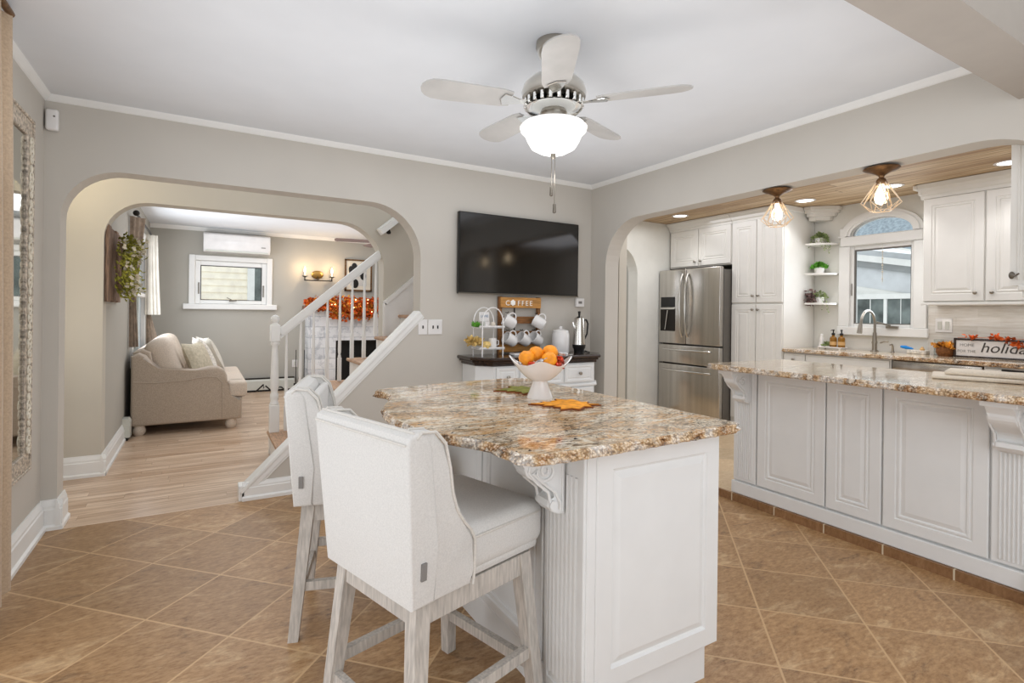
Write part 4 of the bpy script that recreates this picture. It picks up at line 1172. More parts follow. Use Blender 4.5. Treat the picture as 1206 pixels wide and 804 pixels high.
def flutes(root, x, y0, y1, z0, z1):
    m = MB(); m.box(x - .016, x + .002, y1, y0, z0, z1, .002, 1)
    n = int((y0 - y1 - .04) / .016)
    for k in range(n):
        yy = y1 + .028 + k * .016
        m.lathe([(.0048, z0 + .02), (.0048, z1 - .02)], (x - .017, yy, 0), 8)
    m.build('fluted_post', 'cab', root)
flutes(pn, PX, -1.572, -1.742, KF + .095, .912)
flutes(pn, PX, -2.972, -3.16, KF + .095, .912)
corbel(pn, PX - .016, -1.655, .917, .20, .10, .23)
corbel(pn, PX - .016, -3.055, .917, .20, .12, .25)
pt = thing('peninsula_countertop', 'long taupe granite peninsula top with chiselled edge', 'countertop', (.2, -2.8, .918))
rough_slab(pt, [(-.20, -1.53), (.60, -1.545), (.61, -3.305), (-.22, -3.305), (-.235, -3.0), (-.235, -1.60)], .918, CT, 'granite2', .004)
# towel, board and tongs on the peninsula
m = MB(); m.box(.26, .55, -2.98, -2.60, CT + .001, CT + .019, .008, 3, Matrix.Translation((.4, -2.8, 0)) @ Matrix.Rotation(.35, 4, 'Z') @ Matrix.Translation((-.4, 2.8, 0))); o = m.build('folded_towel', 'towel', **SM); tag(o, 'wide flat oat-coloured folded cloth on the peninsula, lowest of the stack', 'towel', 'folded cloths on the peninsula')
m = MB(); m.box(.32, .52, -3.00, -2.66, CT + .020, CT + .045, .012, 3, Matrix.Translation((.4, -2.8, 0)) @ Matrix.Rotation(.25, 4, 'Z') @ Matrix.Translation((-.4, 2.8, 0))); o = m.build('folded_towel', 'towel', **SM); tag(o, 'smaller rolled oat cloth lying on top of the flat one', 'towel', 'folded cloths on the peninsula')
m = MB()
m.tube([(.52, -2.80, CT + .028), (.58, -2.95, CT + .024), (.56, -3.1, CT + .028)], .006, 6); m.tube([(.50, -2.86, CT + .052), (.56, -2.97, CT + .045), (.54, -3.12, CT + .045)], .006, 6)
o = m.build('kitchen_tongs', 'black', **SM); tag(o, 'black tongs lying behind the folded cloths on the peninsula', 'tongs')

# ============================================================ REFRIGERATOR
fr = thing('refrigerator', 'stainless french door refrigerator with two lower drawers', 'refrigerator', (2.1, .37, KF))
FXF = 1.75; fy0, fy1 = -.085, .82
MB().box(FXF + .075, 2.47, fy0 + .004, fy1 - .004, KF + .002, 1.80, .004, 1).build('cabinet_shell', 'steel_dk', fr)
def sdoor(y0, y1, z0, z1, name):
    m = MB(); m.box(FXF, FXF + .065, y0, y1, z0, z1, .012, 3); return m.build(name, 'steel', fr, **SM)
ys = .395
dR = sdoor(fy0, ys - .003, .935, 1.83, 'door'); dL = sdoor(ys + .003, fy1, .935, 1.83, 'door')
w1 = sdoor(fy0, fy1, .70, .922, 'drawer'); w2 = sdoor(fy0, fy1, KF + .08, .688, 'drawer')
def bow(root, y, z0, z1, axis='Z'):
    m = MB(); pts = []
    for k in range(13):
        t = k / 12; b = .055 * math.sin(PI * t) ** .5 if 0 < t < 1 else 0
        pts.append((FXF - .006 - b, y, z0 + (z1 - z0) * t))
    m.tube(pts, .012, 10); return m.build('handle', 'chrome', root, **SM)
bow(dL, ys + .045, 1.02, 1.77); bow(dR, ys - .035, 1.02, 1.77)
def hbar(root, z):
    m = MB(); pts = []
    for k in range(13):
        t = k / 12; b = .05 * math.sin(PI * t) ** .4 if 0 < t < 1 else 0
        pts.append((FXF - .004 - b, .03 + (.74 - .03) * t, z))
    m.tube(pts, .012, 10); m.build('handle', 'chrome', root, **SM)
hbar(w1, .865); hbar(w2, .618)
m = MB(); m.box(FXF - .006, FXF + .004, .558, .785, 1.375, 1.50, .003, 1); m.build('control_display', 'black', dL)
m = MB(); m.panel((FXF - .004, .785, 1.085), (0, -1, 0), (0, 0, 1), (-1, 0, 0), .227, .275, [(0, 0), (0, .004), (.006, .004), (.008, .001)]); m.build('dispenser_recess', 'dark_iron', dL)
m = MB(); m.box(FXF - .010, FXF, .56, .783, 1.35, 1.365); m.bar((FXF - .012, .66, 1.34), (FXF - .012, .70, 1.10), .016, .01); m.build('dispenser_lever', 'chrome', dL)

# ============================================================ KITCHEN CABINETS
def upper_crown(root, x, y0, y1, z0, z1, ret=True):
    m = MB()
    prof = [(0, 0), (-.012, 0), (-.014, .025), (-.03, .035), (-.04, .06), (-.065, .085), (-.075, .09), (-.078, z1 - z0), (.02, z1 - z0), (.02, 0)]
    m.prism([(x + p[0], z0 + p[1]) for p in prof], 'Y', y1 - (.0), y0)
    if ret:
        prof2 = [(y1 + .0, 0), (y1 - .012, 0), (y1 - .014, .025), (y1 - .03, .035), (y1 - .04, .06), (y1 - .065, .085), (y1 - .075, .09), (y1 - .078, z1 - z0), (y1, z1 - z0)]
    m.build('crown_moulding', 'cab_k', root)
fc = thing('fridge_cabinet', 'white two-door cabinet above the refrigerator', 'cabinet', (2.2, .37, 1.87))
MB().box(1.952, 2.49, -.080, .822, 1.862, 2.40).build('carcass', 'cab_k', fc)
d = xdoor(fc, 1.952, .812, .383, 1.875, 2.315, 'door', 'cab_k'); knobx(d, 1.933, .42, 1.93)
d = xdoor(fc, 1.952, .373, -.072, 1.875, 2.315, 'door', 'cab_k'); knobx(d, 1.933, .335, 1.93)
upper_crown(fc, 1.952, .83, -.082, 2.318, 2.425)
MB().box(1.962, 2.49, .824, .838, 1.85, 2.42).build('shadow_strip', 'dark_gap', fc)  # dark strip standing in for the shadow between cabinet and wall
pa = thing('pantry_cabinet', 'tall white four-door pantry cabinet right of the refrigerator', 'cabinet', (2.2, -.4, KF))
MB().box(1.952, 2.49, -.700, -.088, KF + .003, 2.40).build('carcass', 'cab_k', pa)
for (a, b) in ((-.095, -.392), (-.400, -.694)):
    d = xdoor(pa, 1.952, a, b, 1.425, 2.315, 'door', 'cab_k'); knobx(d, 1.933, -.365 if a > -.2 else -.43, 1.50)
    d = xdoor(pa, 1.952, a, b, KF + .10, 1.405, 'door', 'cab_k'); knobx(d, 1.933, -.365 if a > -.2 else -.43, 1.35)
upper_crown(pa, 1.952, -.088, -.700, 2.318, 2.425, False)
MB().box(1.87, 2.49, -.722, -.700, 2.37, 2.425, .004, 1).build('crown_return', 'cab_k', pa)
# corner shelf
cs = thing('corner_shelf', 'white rounded corner shelves beside the kitchen window with crowned top', 'shelf', (2.45, -.78, 1.4))
def qshelf(z, t, R, nm, c=(2.494, -.728)):
    pts = [c] + [(c[0] - R * math.cos(PI / 2 * k / 10), c[1] - R * math.sin(PI / 2 * k / 10)) for k in range(11)]
    m = MB(); m.prism(pts, 'Z', z - t, z, .003, 1); m.build(nm, 'cab_k', cs)
for z in (2.045, 1.735, 1.425): qshelf(z, .018, .225, 'shelf')
m = MB()
for (o, z0, z1) in ((.16, 2.29, 2.33), (.20, 2.33, 2.36), (.235, 2.36, 2.39), (.255, 2.39, 2.425)):
    m.prism([(2.494, -.728), (2.494 - o, -.728), (2.494 - o, -.80), (2.494 - .05, -.728 - o), (2.494, -.728 - o)], 'Z', z0, z1)
m.build('crown', 'cab_k', cs)
# wall cabinets right of the window
uc = thing('wall_cabinet', 'white two-door wall cabinet right of the kitchen window', 'cabinet', (2.33, -2.3, 1.41))
MB().box(2.19, 2.486, -2.70, -1.818, 1.412, 2.40).build('carcass', 'cab_k', uc)
d = xdoor(uc, 2.19, -1.825, -2.238, 1.425, 2.30, 'door', 'cab_k'); knobx(d, 2.171, -2.19, 1.49)
d = xdoor(uc, 2.19, -2.250, -2.69, 1.425, 2.30, 'door', 'cab_k'); knobx(d, 2.171, -2.295, 1.49)
m = MB(); m.box(2.165, 2.486, -2.70, -1.812, 1.392, 1.414, .003, 1); m.build('light_rail', 'cab_k', uc)
m = MB(); prof = [(0, 0), (-.012, 0), (-.014, .025), (-.03, .035), (-.04, .06), (-.065, .085), (-.078, .12), (.02, .12), (.02, 0)]
m.prism([(2.19 + p[0], 2.305 + p[1]) for p in prof], 'Y', -2.70, -1.80)
m.box(2.115, 2.486, -1.80, -1.765, 2.385, 2.425, .004, 1); m.box(2.15, 2.486, -1.818, -1.79, 2.34, 2.385, .004, 1)
m.build('crown_moulding', 'cab_k', uc)
u2 = thing('wall_cabinet', 'white wall cabinet at the near end of the kitchen window wall', 'cabinet', (2.33, -3.2, 1.41))
MB().box(2.19, 2.486, -3.80, -2.71, 1.412, 2.40).build('carcass', 'cab_k', u2)
xdoor(u2, 2.19, -2.72, -3.2, 1.425, 2.30, 'door', 'cab_k'); xdoor(u2, 2.19, -3.21, -3.78, 1.425, 2.30, 'door', 'cab_k')
# base cabinets
bc = thing('base_cabinet', 'white base cabinets under the kitchen window with drawer and sink front', 'cabinet', (2.2, -1.2, KF))
MB().box(1.965, 2.486, -1.685, -.706, KF + .10, .918).build('carcass', 'cab_k', bc)
MB().box(2.03, 2.486, -1.685, -.706, KF + .003, KF + .10).build('toe_kick', 'cab_k', bc)
LP = [(0, 0), (0, .015), (.004, .018), (.03, .018), (.034, .013), (.042, .017)]
d = xdoor(bc, 1.965, -.712, -.930, .775, .905, 'drawer', 'cab_k', LP); knobx(d, 1.947, -.82, .85)
xdoor(bc, 1.965, -.940, -1.675, .775, .905, 'drawer', 'cab_k', LP)
d = xdoor(bc, 1.965, -.712, -.930, KF + .11, .765, 'door', 'cab_k'); d = xdoor(bc, 1.965, -.940, -1.30, KF + .11, .765, 'door', 'cab_k'); xdoor(bc, 1.965, -1.31, -1.675, KF + .11, .765, 'door', 'cab_k')
b2 = thing('base_cabinet', 'white base cabinet beyond the dishwasher at the near end', 'cabinet', (2.2, -3, KF))
MB().box(1.965, 2.486, -4.5, -2.315, KF + .01, .918).build('carcass', 'cab_k', b2)
for (a, b) in ((-2.325, -2.9), (-2.91, -3.5)):
    xdoor(b2, 1.965, a, b, .775, .905, 'drawer', 'cab_k', LP); xdoor(b2, 1.965, a, b, KF + .11, .765, 'door', 'cab_k')
dw = thing('dishwasher', 'stainless dishwasher under the counter right of the sink', 'dishwasher', (2.2, -2.0, KF))
MB().box(2.0, 2.486, -2.308, -1.692, KF + .01, .916).build('tub', 'steel_dk', dw)
MB().box(1.958, 2.0, -2.306, -1.694, KF + .10, .83, .006, 2).build('door', 'steel', dw, **SM)
MB().box(1.955, 2.0, -2.306, -1.694, .835, .912, .006, 2).build('control_panel', 'steel', dw, **SM)
m = MB(); m.tube([(1.96, -1.75, .80), (1.925, -1.76, .80), (1.92, -2.0, .80), (1.925, -2.24, .80), (1.96, -2.25, .80)], .010, 8); m.build('handle', 'chrome', dw, **SM)
kc = thing('kitchen_countertop', 'taupe granite counter running along under the kitchen window', 'countertop', (2.2, -2.5, .918))
rough_slab(kc, [(1.925, -.708), (2.486, -.708), (2.486, -4.5), (1.925, -4.5)], .919, CT, 'granite2', .003)

# ============================================================ THINGS ON THE KITCHEN COUNTER
def ky(u, x): # y for an image column
    return None
fa = thing('faucet', 'brushed nickel gooseneck kitchen faucet under the window', 'faucet', (2.40, -1.345, CT))
fx, fy = 2.40, -1.345
MB().lathe([(.001, 0), (.035, 0), (.034, .008), (.022, .014), (.021, .10), (.017, .16), (.017, .18)], (fx, fy, CT), 20).build('base', 'nickel', fa, **SM)
pts = [(fx, fy, CT + .17), (fx, fy, CT + .24)]
for k in range(13):
    t = PI * k / 12
    pts.append((fx - .115 + .115 * math.cos(t), fy + .01 * k / 12, CT + .27 + .12 * math.sin(t)))
pts.append((fx - .238, fy + .012, CT + .235))
MB().tube(pts, .0115, 12).build('gooseneck', 'nickel', fa, **SM)
m = MB(); m.tube([(fx - .234, fy + .012, CT + .26), (fx - .252, fy + .014, CT + .175)], .02, 12, rads=[.017, .023]); m.build('spray_head', 'nickel', fa, **SM)
m = MB(); m.lathe([(.001, 0), (.016, 0), (.016, .04), (.001, .042)], (fx, fy - .02, CT + .085), 14, 'Y', Matrix.Translation((fx, fy, 0)) @ Matrix.Rotation(PI, 4, 'Z') @ Matrix.Translation((-fx, -fy, 0)))
m.tube([(fx, fy - .05, CT + .085), (fx - .01, fy - .09, CT + .10), (fx - .02, fy - .125, CT + .098)], .008, 8)
m.build('lever', 'nickel', fa, **SM)
m = MB(); m.tube([(2.40, -1.50, CT), (2.40, -1.50, CT + .055), (2.385, -1.50, CT + .075), (2.35, -1.50, CT + .07)], .008, 8, rads=[.013, .009, .008, .007]); m.lathe([(.001, 0), (.017, 0), (.015, .008), (.001, .01)], (2.40, -1.50, CT), 12)
o = m.build('soap_dispenser', 'nickel', **SM); tag(o, 'short nickel soap dispenser spout right of the faucet', 'soap dispenser')
tr = MB(); tr.box(2.28, 2.42, -1.09, -.86, CT + .012, CT + .022, .003, 1)
for yy in (-1.08, -.87):
    for xx in (2.29, 2.41): tr.box(xx - .006, xx + .006, yy - .006, yy + .006, CT, CT + .013)
o = tr.build('soap_tray', 'ceramic'); tag(o, 'low white footed tray beside the sink holding amber bottles', 'tray')
def bottle():
    r = thing('soap_bottle', '', 'bottle', (0, 0, 0))
    MB().lathe([(.001, 0), (.030, 0), (.032, .006), (.032, .085), (.026, .10), (.013, .108), (.013, .12), (.001, .12)], (0, 0, 0), 24).build('body', 'amber', r, **SM)
    m = MB(); m.lathe([(.001, .119), (.016, .119), (.016, .138), (.006, .142), (.006, .165), (.010, .166), (.010, .175), (.001, .176)], (0, 0, 0), 16)
    m.tube([(0, 0, .170), (-.035, 0, .170), (-.042, 0, .163)], .004, 6)
    m.build('pump', 'black', r, **SM)
    m = MB(); m.lathe([(.0326, .02), (.0326, .055)], (0, 0, 0), 24); m.build('label_band', 'straw', r, **SM)
    return r
bo = bottle(); bo.location = (2.35, -.985, CT + .022); bo['label'] = 'amber pump bottle, left of the two on the white tray'; bo['group'] = 'amber soap bottles'
b_2 = dup(bo, (2.36, -1.06, CT + .022), .3, 'amber pump bottle, nearer the faucet of the two on the tray')
m = MB(); m.lathe([(.001, 0), (.026, 0), (.024, .03), (.018, .055), (.022, .08), (.012, .105), (.014, .12), (.001, .13)], (2.33, -.878, CT + .022), 16); o = m.build('white_figurine', 'ceramic', **SM); tag(o, 'small white figurine at the left end of the soap tray', 'figurine')
g = MB()
for i in range(90): g.leafcard((2.35 + random.uniform(-.03, .03), -.925 + random.uniform(-.02, .02), CT + .025 + random.uniform(0, .03)), (random.uniform(-1, 1), random.uniform(-1, 1), random.uniform(.2, 1.3)), random.uniform(.02, .045), .6)
o = g.build('small_succulent', 'plant2'); tag(o, 'pale green little plant between figurine and amber bottles', 'plant')
# scrubbers
m = MB(); m.box(2.36, 2.44, -1.78, -1.63, CT, CT + .035, .006, 2); o = m.build('sponge_dish', 'pillow_w', **SM); tag(o, 'small pale dish by the sink holding scrub brush', 'dish')
m = MB(); m.tube([(2.39, -1.57, CT + .06), (2.39, -1.61, CT + .055), (2.39, -1.67, CT + .045)], .01, 8, rads=[.010, .017, .006]); o = m.build('blue_scrubber', 'blue', **SM); tag(o, 'bright blue scrubber behind the sink', 'scrubber')
m = MB(); m.lathe([(.001, 0), (.018, 0), (.02, .012), (.012, .02), (.008, .03), (.001, .032)], (2.39, -1.74, CT + .035), 14); o = m.build('bamboo_brush', 'straw', **SM); tag(o, 'round bamboo dish brush standing in the pale dish', 'brush')
m = MB(); m.lathe([(.001, 0), (.036, 0), (.036, .14), (.033, .14), (.033, .006), (.001, .006)], (2.40, -1.86, CT), 24); o = m.build('glass_cylinder', 'clearjar', **SM); tag(o, 'clear glass cylinder vase left of the flower pot', 'vase')
# pumpkin pot with flowers
fp = thing('flower_pot', 'round brown pot of orange autumn blooms beside the holiday sign', 'flower pot', (2.33, -1.93, CT))
MB().lathe([(.001, 0), (.05, 0), (.066, .03), (.066, .06), (.052, .085), (.001, .085)], (2.33, -1.935, CT), 20).build('pot', 'brown_pot', fp, **SM)
g = MB()
for i in range(220): g.leafcard((2.33 + random.uniform(-.05, .05), -1.93 + random.uniform(-.055, .06), CT + .07 + random.uniform(-.01, .03)), (random.uniform(-1, 1), random.uniform(-1, 1), random.uniform(-.2, 1)), random.uniform(.02, .05), .8)
g.build('blooms', 'autumn_y', fp)
# holiday sign, on feet, turned a little
sgn = thing('holiday_sign', 'white framed sign reading HOME FOR THE holidays on the kitchen counter', 'sign', (2.28, -2.2, CT))
TS = Matrix.Translation((2.31, -2.005, CT + .002)) @ Matrix.Rotation(-PI / 2 + .10, 4, 'Z')
m = MB(); m.box(0, .62, -.005, .005, .012, .148, mtx=TS); m.build('board', 'ceramic', sgn)
m = MB()
for q in ((0, .62, 0, .014), (0, .62, .142, .16), (-.004, .012, 0, .16), (.61, .624, 0, .16)):
    m.box(q[0], q[1], -.012, .012, q[2], q[3], .002, 1, TS)
m.build('frame', 'wood_dk', sgn)
FT = TS @ Matrix.Translation((0, -.0062, 0)) @ Matrix.Rotation(PI / 2, 4, 'X')
text_mesh('HOME', .034, FT @ Matrix.Translation((.035, .092, 0)), .0008).build('lettering', 'ink_g', sgn)
text_mesh('FOR THE', .030, FT @ Matrix.Translation((.020, .042, 0)), .0008).build('lettering', 'ink_g', sgn)
text_mesh('holidays', .115, FT @ Matrix.Translation((.165, .050, 0)), .0012, shear=.28).build('lettering', 'ink', sgn)
gl = MB()
for (cx, cz, n) in ((.12, .165, 26), (.27, .17, 30), (.34, .16, 22), (.40, .12, 26), (.5, .16, 20)):
    for i in range(n):
        p = TS @ Vector((cx + random.uniform(-.03, .03), -.016 + random.uniform(-.008, .006), cz + random.uniform(-.012, .018)))
        gl.leafcard(p, (random.uniform(-1, .1), random.uniform(-1, 1), random.uniform(-.5, 1)), random.uniform(.02, .045), .8)
gl.tube([TS @ Vector((.02, -.0, .163)), TS @ Vector((.2, -.0, .168)), TS @ Vector((.62, -.0, .165))], .002, 5)
o = gl.build('leaf_garland', 'autumn'); tag(o, 'orange leaf garland draped over the holiday sign', 'garland')

# plants on the corner shelf
def potplant(z, kind, label, n, trail=0):
    cx, cy = 2.415, -.80
    r = thing('potted_plant', label, 'plant', (cx, cy, z))
    MB().lathe([(.001, 0), (.04, 0), (.05, .06), (.046, .062), (.044, .05), (.001, .05)], (cx, cy, z), 20).build('pot', 'ceramic', r, **SM)
    g = MB()
    for i in range(n):
        a = random.uniform(0, 2 * PI); rr = random.uniform(0, .055)
        p = (cx + rr * math.cos(a) * .9, cy + rr * math.sin(a) * 1.25, z + .05 + random.uniform(0, .055) * (1.2 - rr / .07))
        g.leafcard(p, (math.cos(a), math.sin(a), random.uniform(-.2, 1.3)), random.uniform(.02, .04), .7)
    for i in range(trail):
        a = random.uniform(PI * .75, PI * 1.6); L_ = random.uniform(.04, .17)
        x0, y0 = cx + .06 * math.cos(a), cy + .075 * math.sin(a)
        for k in range(int(L_ / .013)):
            g.leafcard((x0 + .03 * math.cos(a) * min(1, k / 4), y0 + .03 * math.sin(a) * min(1, k / 4), z + .05 - k * .013), (random.uniform(-1, 1), random.uniform(-1, 1), -.4), .018, .8)
    g.build('foliage', kind, r)
    return r
potplant(2.046, 'plant2', 'trailing sage green plant on the top corner shelf', 240, 16)
potplant(1.736, 'plant', 'bright green bushy plant in white pot on the middle corner shelf', 330)
pl = potplant(1.426, 'plant2', 'mixed green and plum plant on the lowest corner shelf', 130, 5)
g = MB()
for i in range(120):
    g.leafcard((2.36 + random.uniform(-.05, .02), -.775 + random.uniform(-.02, .06), 1.426 + .06 + random.uniform(-.08, .07)), (random.uniform(-1, .2), random.uniform(-.6, 1), random.uniform(-1, .7)), random.uniform(.025, .05), .6)
g.build('plum_leaves', 'plum', pl)
# hanging beads in the window
m = MB()
for k in range(14):
    m.ball((2.475, -1.37, 1.92 - k * .022), .006 + .003 * (k % 3 == 0), n=8)
m.tube([(2.475, -1.37, 2.0), (2.475, -1.37, 1.60)], .001, 4)
o = m.build('bead_string', 'flower', **SM); tag(o, 'string of pale beads hanging in the kitchen window', 'ornament')

# ============================================================ CAGE LIGHTS AND DOWNLIGHTS
def cage():
    r = thing('cage_light', '', 'light', (0, 0, 0))
    MB().lathe([(.001, 0), (.085, 0), (.09, -.006), (.078, -.014), (.055, -.022), (.028, -.036), (.016, -.045), (.001, -.046)], (0, 0, 0), 32).build('canopy', 'bronze', r, **SM)
    MB().lathe([(.018, -.04), (.012, -.055), (.024, -.065), (.030, -.085), (.028, -.092), (.001, -.092)], (0, 0, 0), 24).build('socket', 'bronze', r, **SM)
    m = MB(); n = 8; R1, z1, R2, z2, R3, z3 = .030, -.085, .098, -.195, .052, -.240
    for i in range(n):
        a = 2 * PI * i / n; b = 2 * PI * (i + .5) / n; c = 2 * PI * (i + 1) / n
        A_ = (R1 * math.cos(a), R1 * math.sin(a), z1); B_ = (R2 * math.cos(b), R2 * math.sin(b), z2); C_ = (R1 * math.cos(c), R1 * math.sin(c), z1)
        D_ = (R3 * math.cos(a), R3 * math.sin(a), z3); E_ = (R3 * math.cos(c), R3 * math.sin(c), z3); B2 = (R2 * math.cos(b + 2 * PI / n), R2 * math.sin(b + 2 * PI / n), z2)
        for p, q in ((A_, B_), (C_, B_), (B_, D_), (B_, E_), (D_, E_)):
            m.tube([p, q], .0026, 6)
    m.build('wire_cage', 'gold', r, **SM)
    MB().lathe([(.001, -.09), (.012, -.09), (.014, -.11), (.030, -.145), (.033, -.17), (.026, -.195), (.001, -.208)], (0, 0, 0), 20).build('bulb', 'bulb', r, **SM)
    return r
c0 = cage(); c0.location = (.078, -1.84, 2.117); c0['label'] = 'gold wire cage light nearer the pantry on the arch soffit'; c0['group'] = 'gold cage lights on the arch soffit'
c1 = dup(c0, (.078, -2.462, 2.117), .3, 'gold wire cage light in front of the kitchen window, nearer the camera')
dl0 = thing('downlight', '', 'light', (0, 0, 0))
MB().lathe([(.072, -.001), (.092, 0), (.094, -.004), (.076, -.007), (.072, -.003)], (0, 0, 0), 32).build('trim_ring', 'ceramic', dl0, **SM)
MB().lathe([(.001, -.003), (.073, -.003)], (0, 0, 0), 32).build('lens', 'lens', dl0, **SM)
for i, (x, y, l) in enumerate([(1.571, .334, 'round recessed downlight in front of the refrigerator'), (1.94, -.92, 'round recessed downlight beside the pantry crown'),
                               (1.98, -1.66, 'round recessed downlight in front of the kitchen window arch'), (1.90, -2.47, 'round recessed downlight in front of the right wall cabinet')]):
    q = dl0 if i == 0 else dup(dl0, (0, 0, 0))
    q.location = (x, y, 2.4295); q['label'] = l; q['group'] = 'recessed downlights in the kitchen ceiling'
# hanging cabinet with fluted pilaster at right edge
hc = thing('hanging_cabinet', 'cream hanging cabinet with fluted pilaster at the right frame edge', 'cabinet', (.3, -3.2, 1.40))
MB().box(.165, .52, -3.8, -2.995, 1.44, 2.425).build('carcass', 'cab_k', hc)
m = MB(); m.box(.158, .168, -3.2, -2.99, 1.44, 2.425)
for k in range(6): m.lathe([(.006, 1.47), (.006, 2.40)], (.158, -3.02 - k * .022, 0), 8)
m.build('pilaster', 'cab_k', hc)
m = MB(); m.box(.13, .53, -3.8, -3.025, 1.415, 1.442, .006, 2); m.box(.15, .53, -3.8, -3.035, 1.385, 1.418, .006, 2); m.build('base_moulding', 'cab_k', hc)
m = MB(); m.ball((.145, -3.0, 1.49), .012, .6, 1, 1.5); m.tube([(.14, -3.0, 1.49), (.12, -3.02, 1.485), (.112, -3.035, 1.495)], .004, 6); m.build('hook', 'pewter', hc, **SM)

# ============================================================ LEFT WALL: MIRROR AND CURTAIN
mr = thing('wall_mirror', 'tall mirror in a distressed carved frame on the left wall', 'mirror', (XL, -.6, .43))
m = MB(); my1, my0, mz0, mz1 = -.325, -1.06, .43, 2.25
for q in ((my0, my0 + .10, mz0, mz1), (my1 - .10, my1, mz0, mz1), (my0 + .1, my1 - .1, mz0, mz0 + .10), (my0 + .1, my1 - .1, mz1 - .10, mz1)):
    m.box(XL + .002, XL + .022, *q, .004, 1)
for q in ((my0 + .005, my0 + .02, mz0 + .02, mz1 - .02), (my1 - .02, my1 - .005, mz0 + .02, mz1 - .02), (my0, my1, mz0 + .004, mz0 + .019), (my0, my1, mz1 - .019, mz1 - .004)):
    m.box(XL + .02, XL + .03, *q, .003, 1)
m.build('frame', 'mframe', mr)
m = MB()
z = mz0 + .12; k = 0
while z < mz1 - .10:
    s = .022 + .008 * math.sin(k * 1.7)
    for yy in (my1 - .055, my0 + .055):
        m.tube([(XL + .026, yy + s * math.cos(t) * (1 if k % 2 else -1), z + s * math.sin(t)) for t in [2 * PI * j / 9 for j in range(9)]], .005, 5, closed=True)
        m.ball((XL + .026, yy, z), .009, .6, 1, 1, 8)
    z += .045; k += 1
m.build('carving', 'flower', mr)
MB().box(XL + .004, XL + .010, my0 + .095, my1 - .095, mz0 + .095, mz1 - .095).build('glass', 'mirror', mr)
cu = thing('curtain', 'tan floor-length curtain at the far left edge', 'curtain', (-3.9, -.95, 2.45))
def curtain(root, pts0, pts1, z0, z1, amp, folds, material, name, nz=14, n=None, thick=.0, ease=None):
    """sheet from the line pts0 (bottom) to pts1 (top), waves across"""
    n = n or folds * 8
    m = MB(); rows = []
    for j in range(nz + 1):
        t = j / nz; row = []
        for i in range(n + 1):
            s = i / n
            e = ease(t) if ease else t
            A_ = Vector(pts0[0]).lerp(Vector(pts0[1]), s); B_ = Vector(pts1[0]).lerp(Vector(pts1[1]), s)
            p = A_.lerp(B_, e)
            d = (Vector(pts0[1]) - Vector(pts0[0])).normalized(); nn = Vector((-d.y, d.x))
            p = p + nn * amp * math.sin(s * folds * 2 * PI + .5 * math.sin(t * 3)) * (0.75 + .25 * math.sin(t * 2 + s * 5))
            row.append(m.bm.verts.new((p.x, p.y, z0 + (z1 - z0) * t)))
        rows.append(row)
    for j in range(nz):
        for i in range(n): m.face([rows[j][i], rows[j][i + 1], rows[j + 1][i + 1], rows[j + 1][i]])
    return m.build(name, material, root, smooth=True)
curtain(cu, ((-3.90, -.965), (-3.885, -2.0)), ((-3.90, -1.06), (-3.885, -2.0)), .09, 2.46, .030, 7, 'curtain', 'panel')
m = MB(); m.tube([(-3.88, -1.08, 2.47), (-3.88, -1.95, 2.47)], .014, 10); m.build('rod', 'bronze', cu, **SM)
# ============================================================ LIVING ROOM
sf = thing('sofa', 'taupe fabric sofa with rolled arms against the left living room wall', 'sofa', (-3.3, 3.4, 0))
SX0, SX1, SY0, SY1 = -3.80, -2.86, 2.45, 4.45
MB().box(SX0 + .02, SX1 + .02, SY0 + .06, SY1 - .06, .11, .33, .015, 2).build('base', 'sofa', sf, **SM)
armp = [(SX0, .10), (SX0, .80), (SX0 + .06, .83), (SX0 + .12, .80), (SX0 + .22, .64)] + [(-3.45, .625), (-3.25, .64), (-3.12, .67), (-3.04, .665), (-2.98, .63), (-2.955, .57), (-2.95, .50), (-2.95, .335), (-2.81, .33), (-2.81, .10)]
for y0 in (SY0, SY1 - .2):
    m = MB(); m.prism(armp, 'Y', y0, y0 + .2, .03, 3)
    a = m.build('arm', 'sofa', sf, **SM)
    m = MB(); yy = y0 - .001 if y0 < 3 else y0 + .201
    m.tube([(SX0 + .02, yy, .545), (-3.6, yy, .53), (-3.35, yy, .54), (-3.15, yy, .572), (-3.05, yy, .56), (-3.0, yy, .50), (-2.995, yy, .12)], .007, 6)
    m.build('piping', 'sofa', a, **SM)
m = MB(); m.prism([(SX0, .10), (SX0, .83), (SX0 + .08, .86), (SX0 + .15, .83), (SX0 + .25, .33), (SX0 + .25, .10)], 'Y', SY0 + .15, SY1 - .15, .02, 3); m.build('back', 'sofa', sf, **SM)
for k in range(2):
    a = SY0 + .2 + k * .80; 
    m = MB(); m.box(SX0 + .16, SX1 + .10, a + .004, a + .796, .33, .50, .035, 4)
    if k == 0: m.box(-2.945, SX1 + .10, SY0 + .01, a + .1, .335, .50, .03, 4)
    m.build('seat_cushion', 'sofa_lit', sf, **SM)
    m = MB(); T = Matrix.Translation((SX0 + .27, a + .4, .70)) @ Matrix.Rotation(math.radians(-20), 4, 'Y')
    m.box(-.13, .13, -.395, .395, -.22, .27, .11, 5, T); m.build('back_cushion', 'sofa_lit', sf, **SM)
for (x, y) in ((SX0 + .07, SY0 + .07), (SX1 - .05, SY0 + .07), (SX0 + .07, SY1 - .07), (SX1 - .05, SY1 - .07)):
    MB().lathe([(.001, .0), (.035, .0), (.055, .03), (.058, .06), (.045, .09), (.05, .105), (.001, .105)], (x, y, 0), 20).build('bun_foot', 'sofa_lit', sf, **SM)
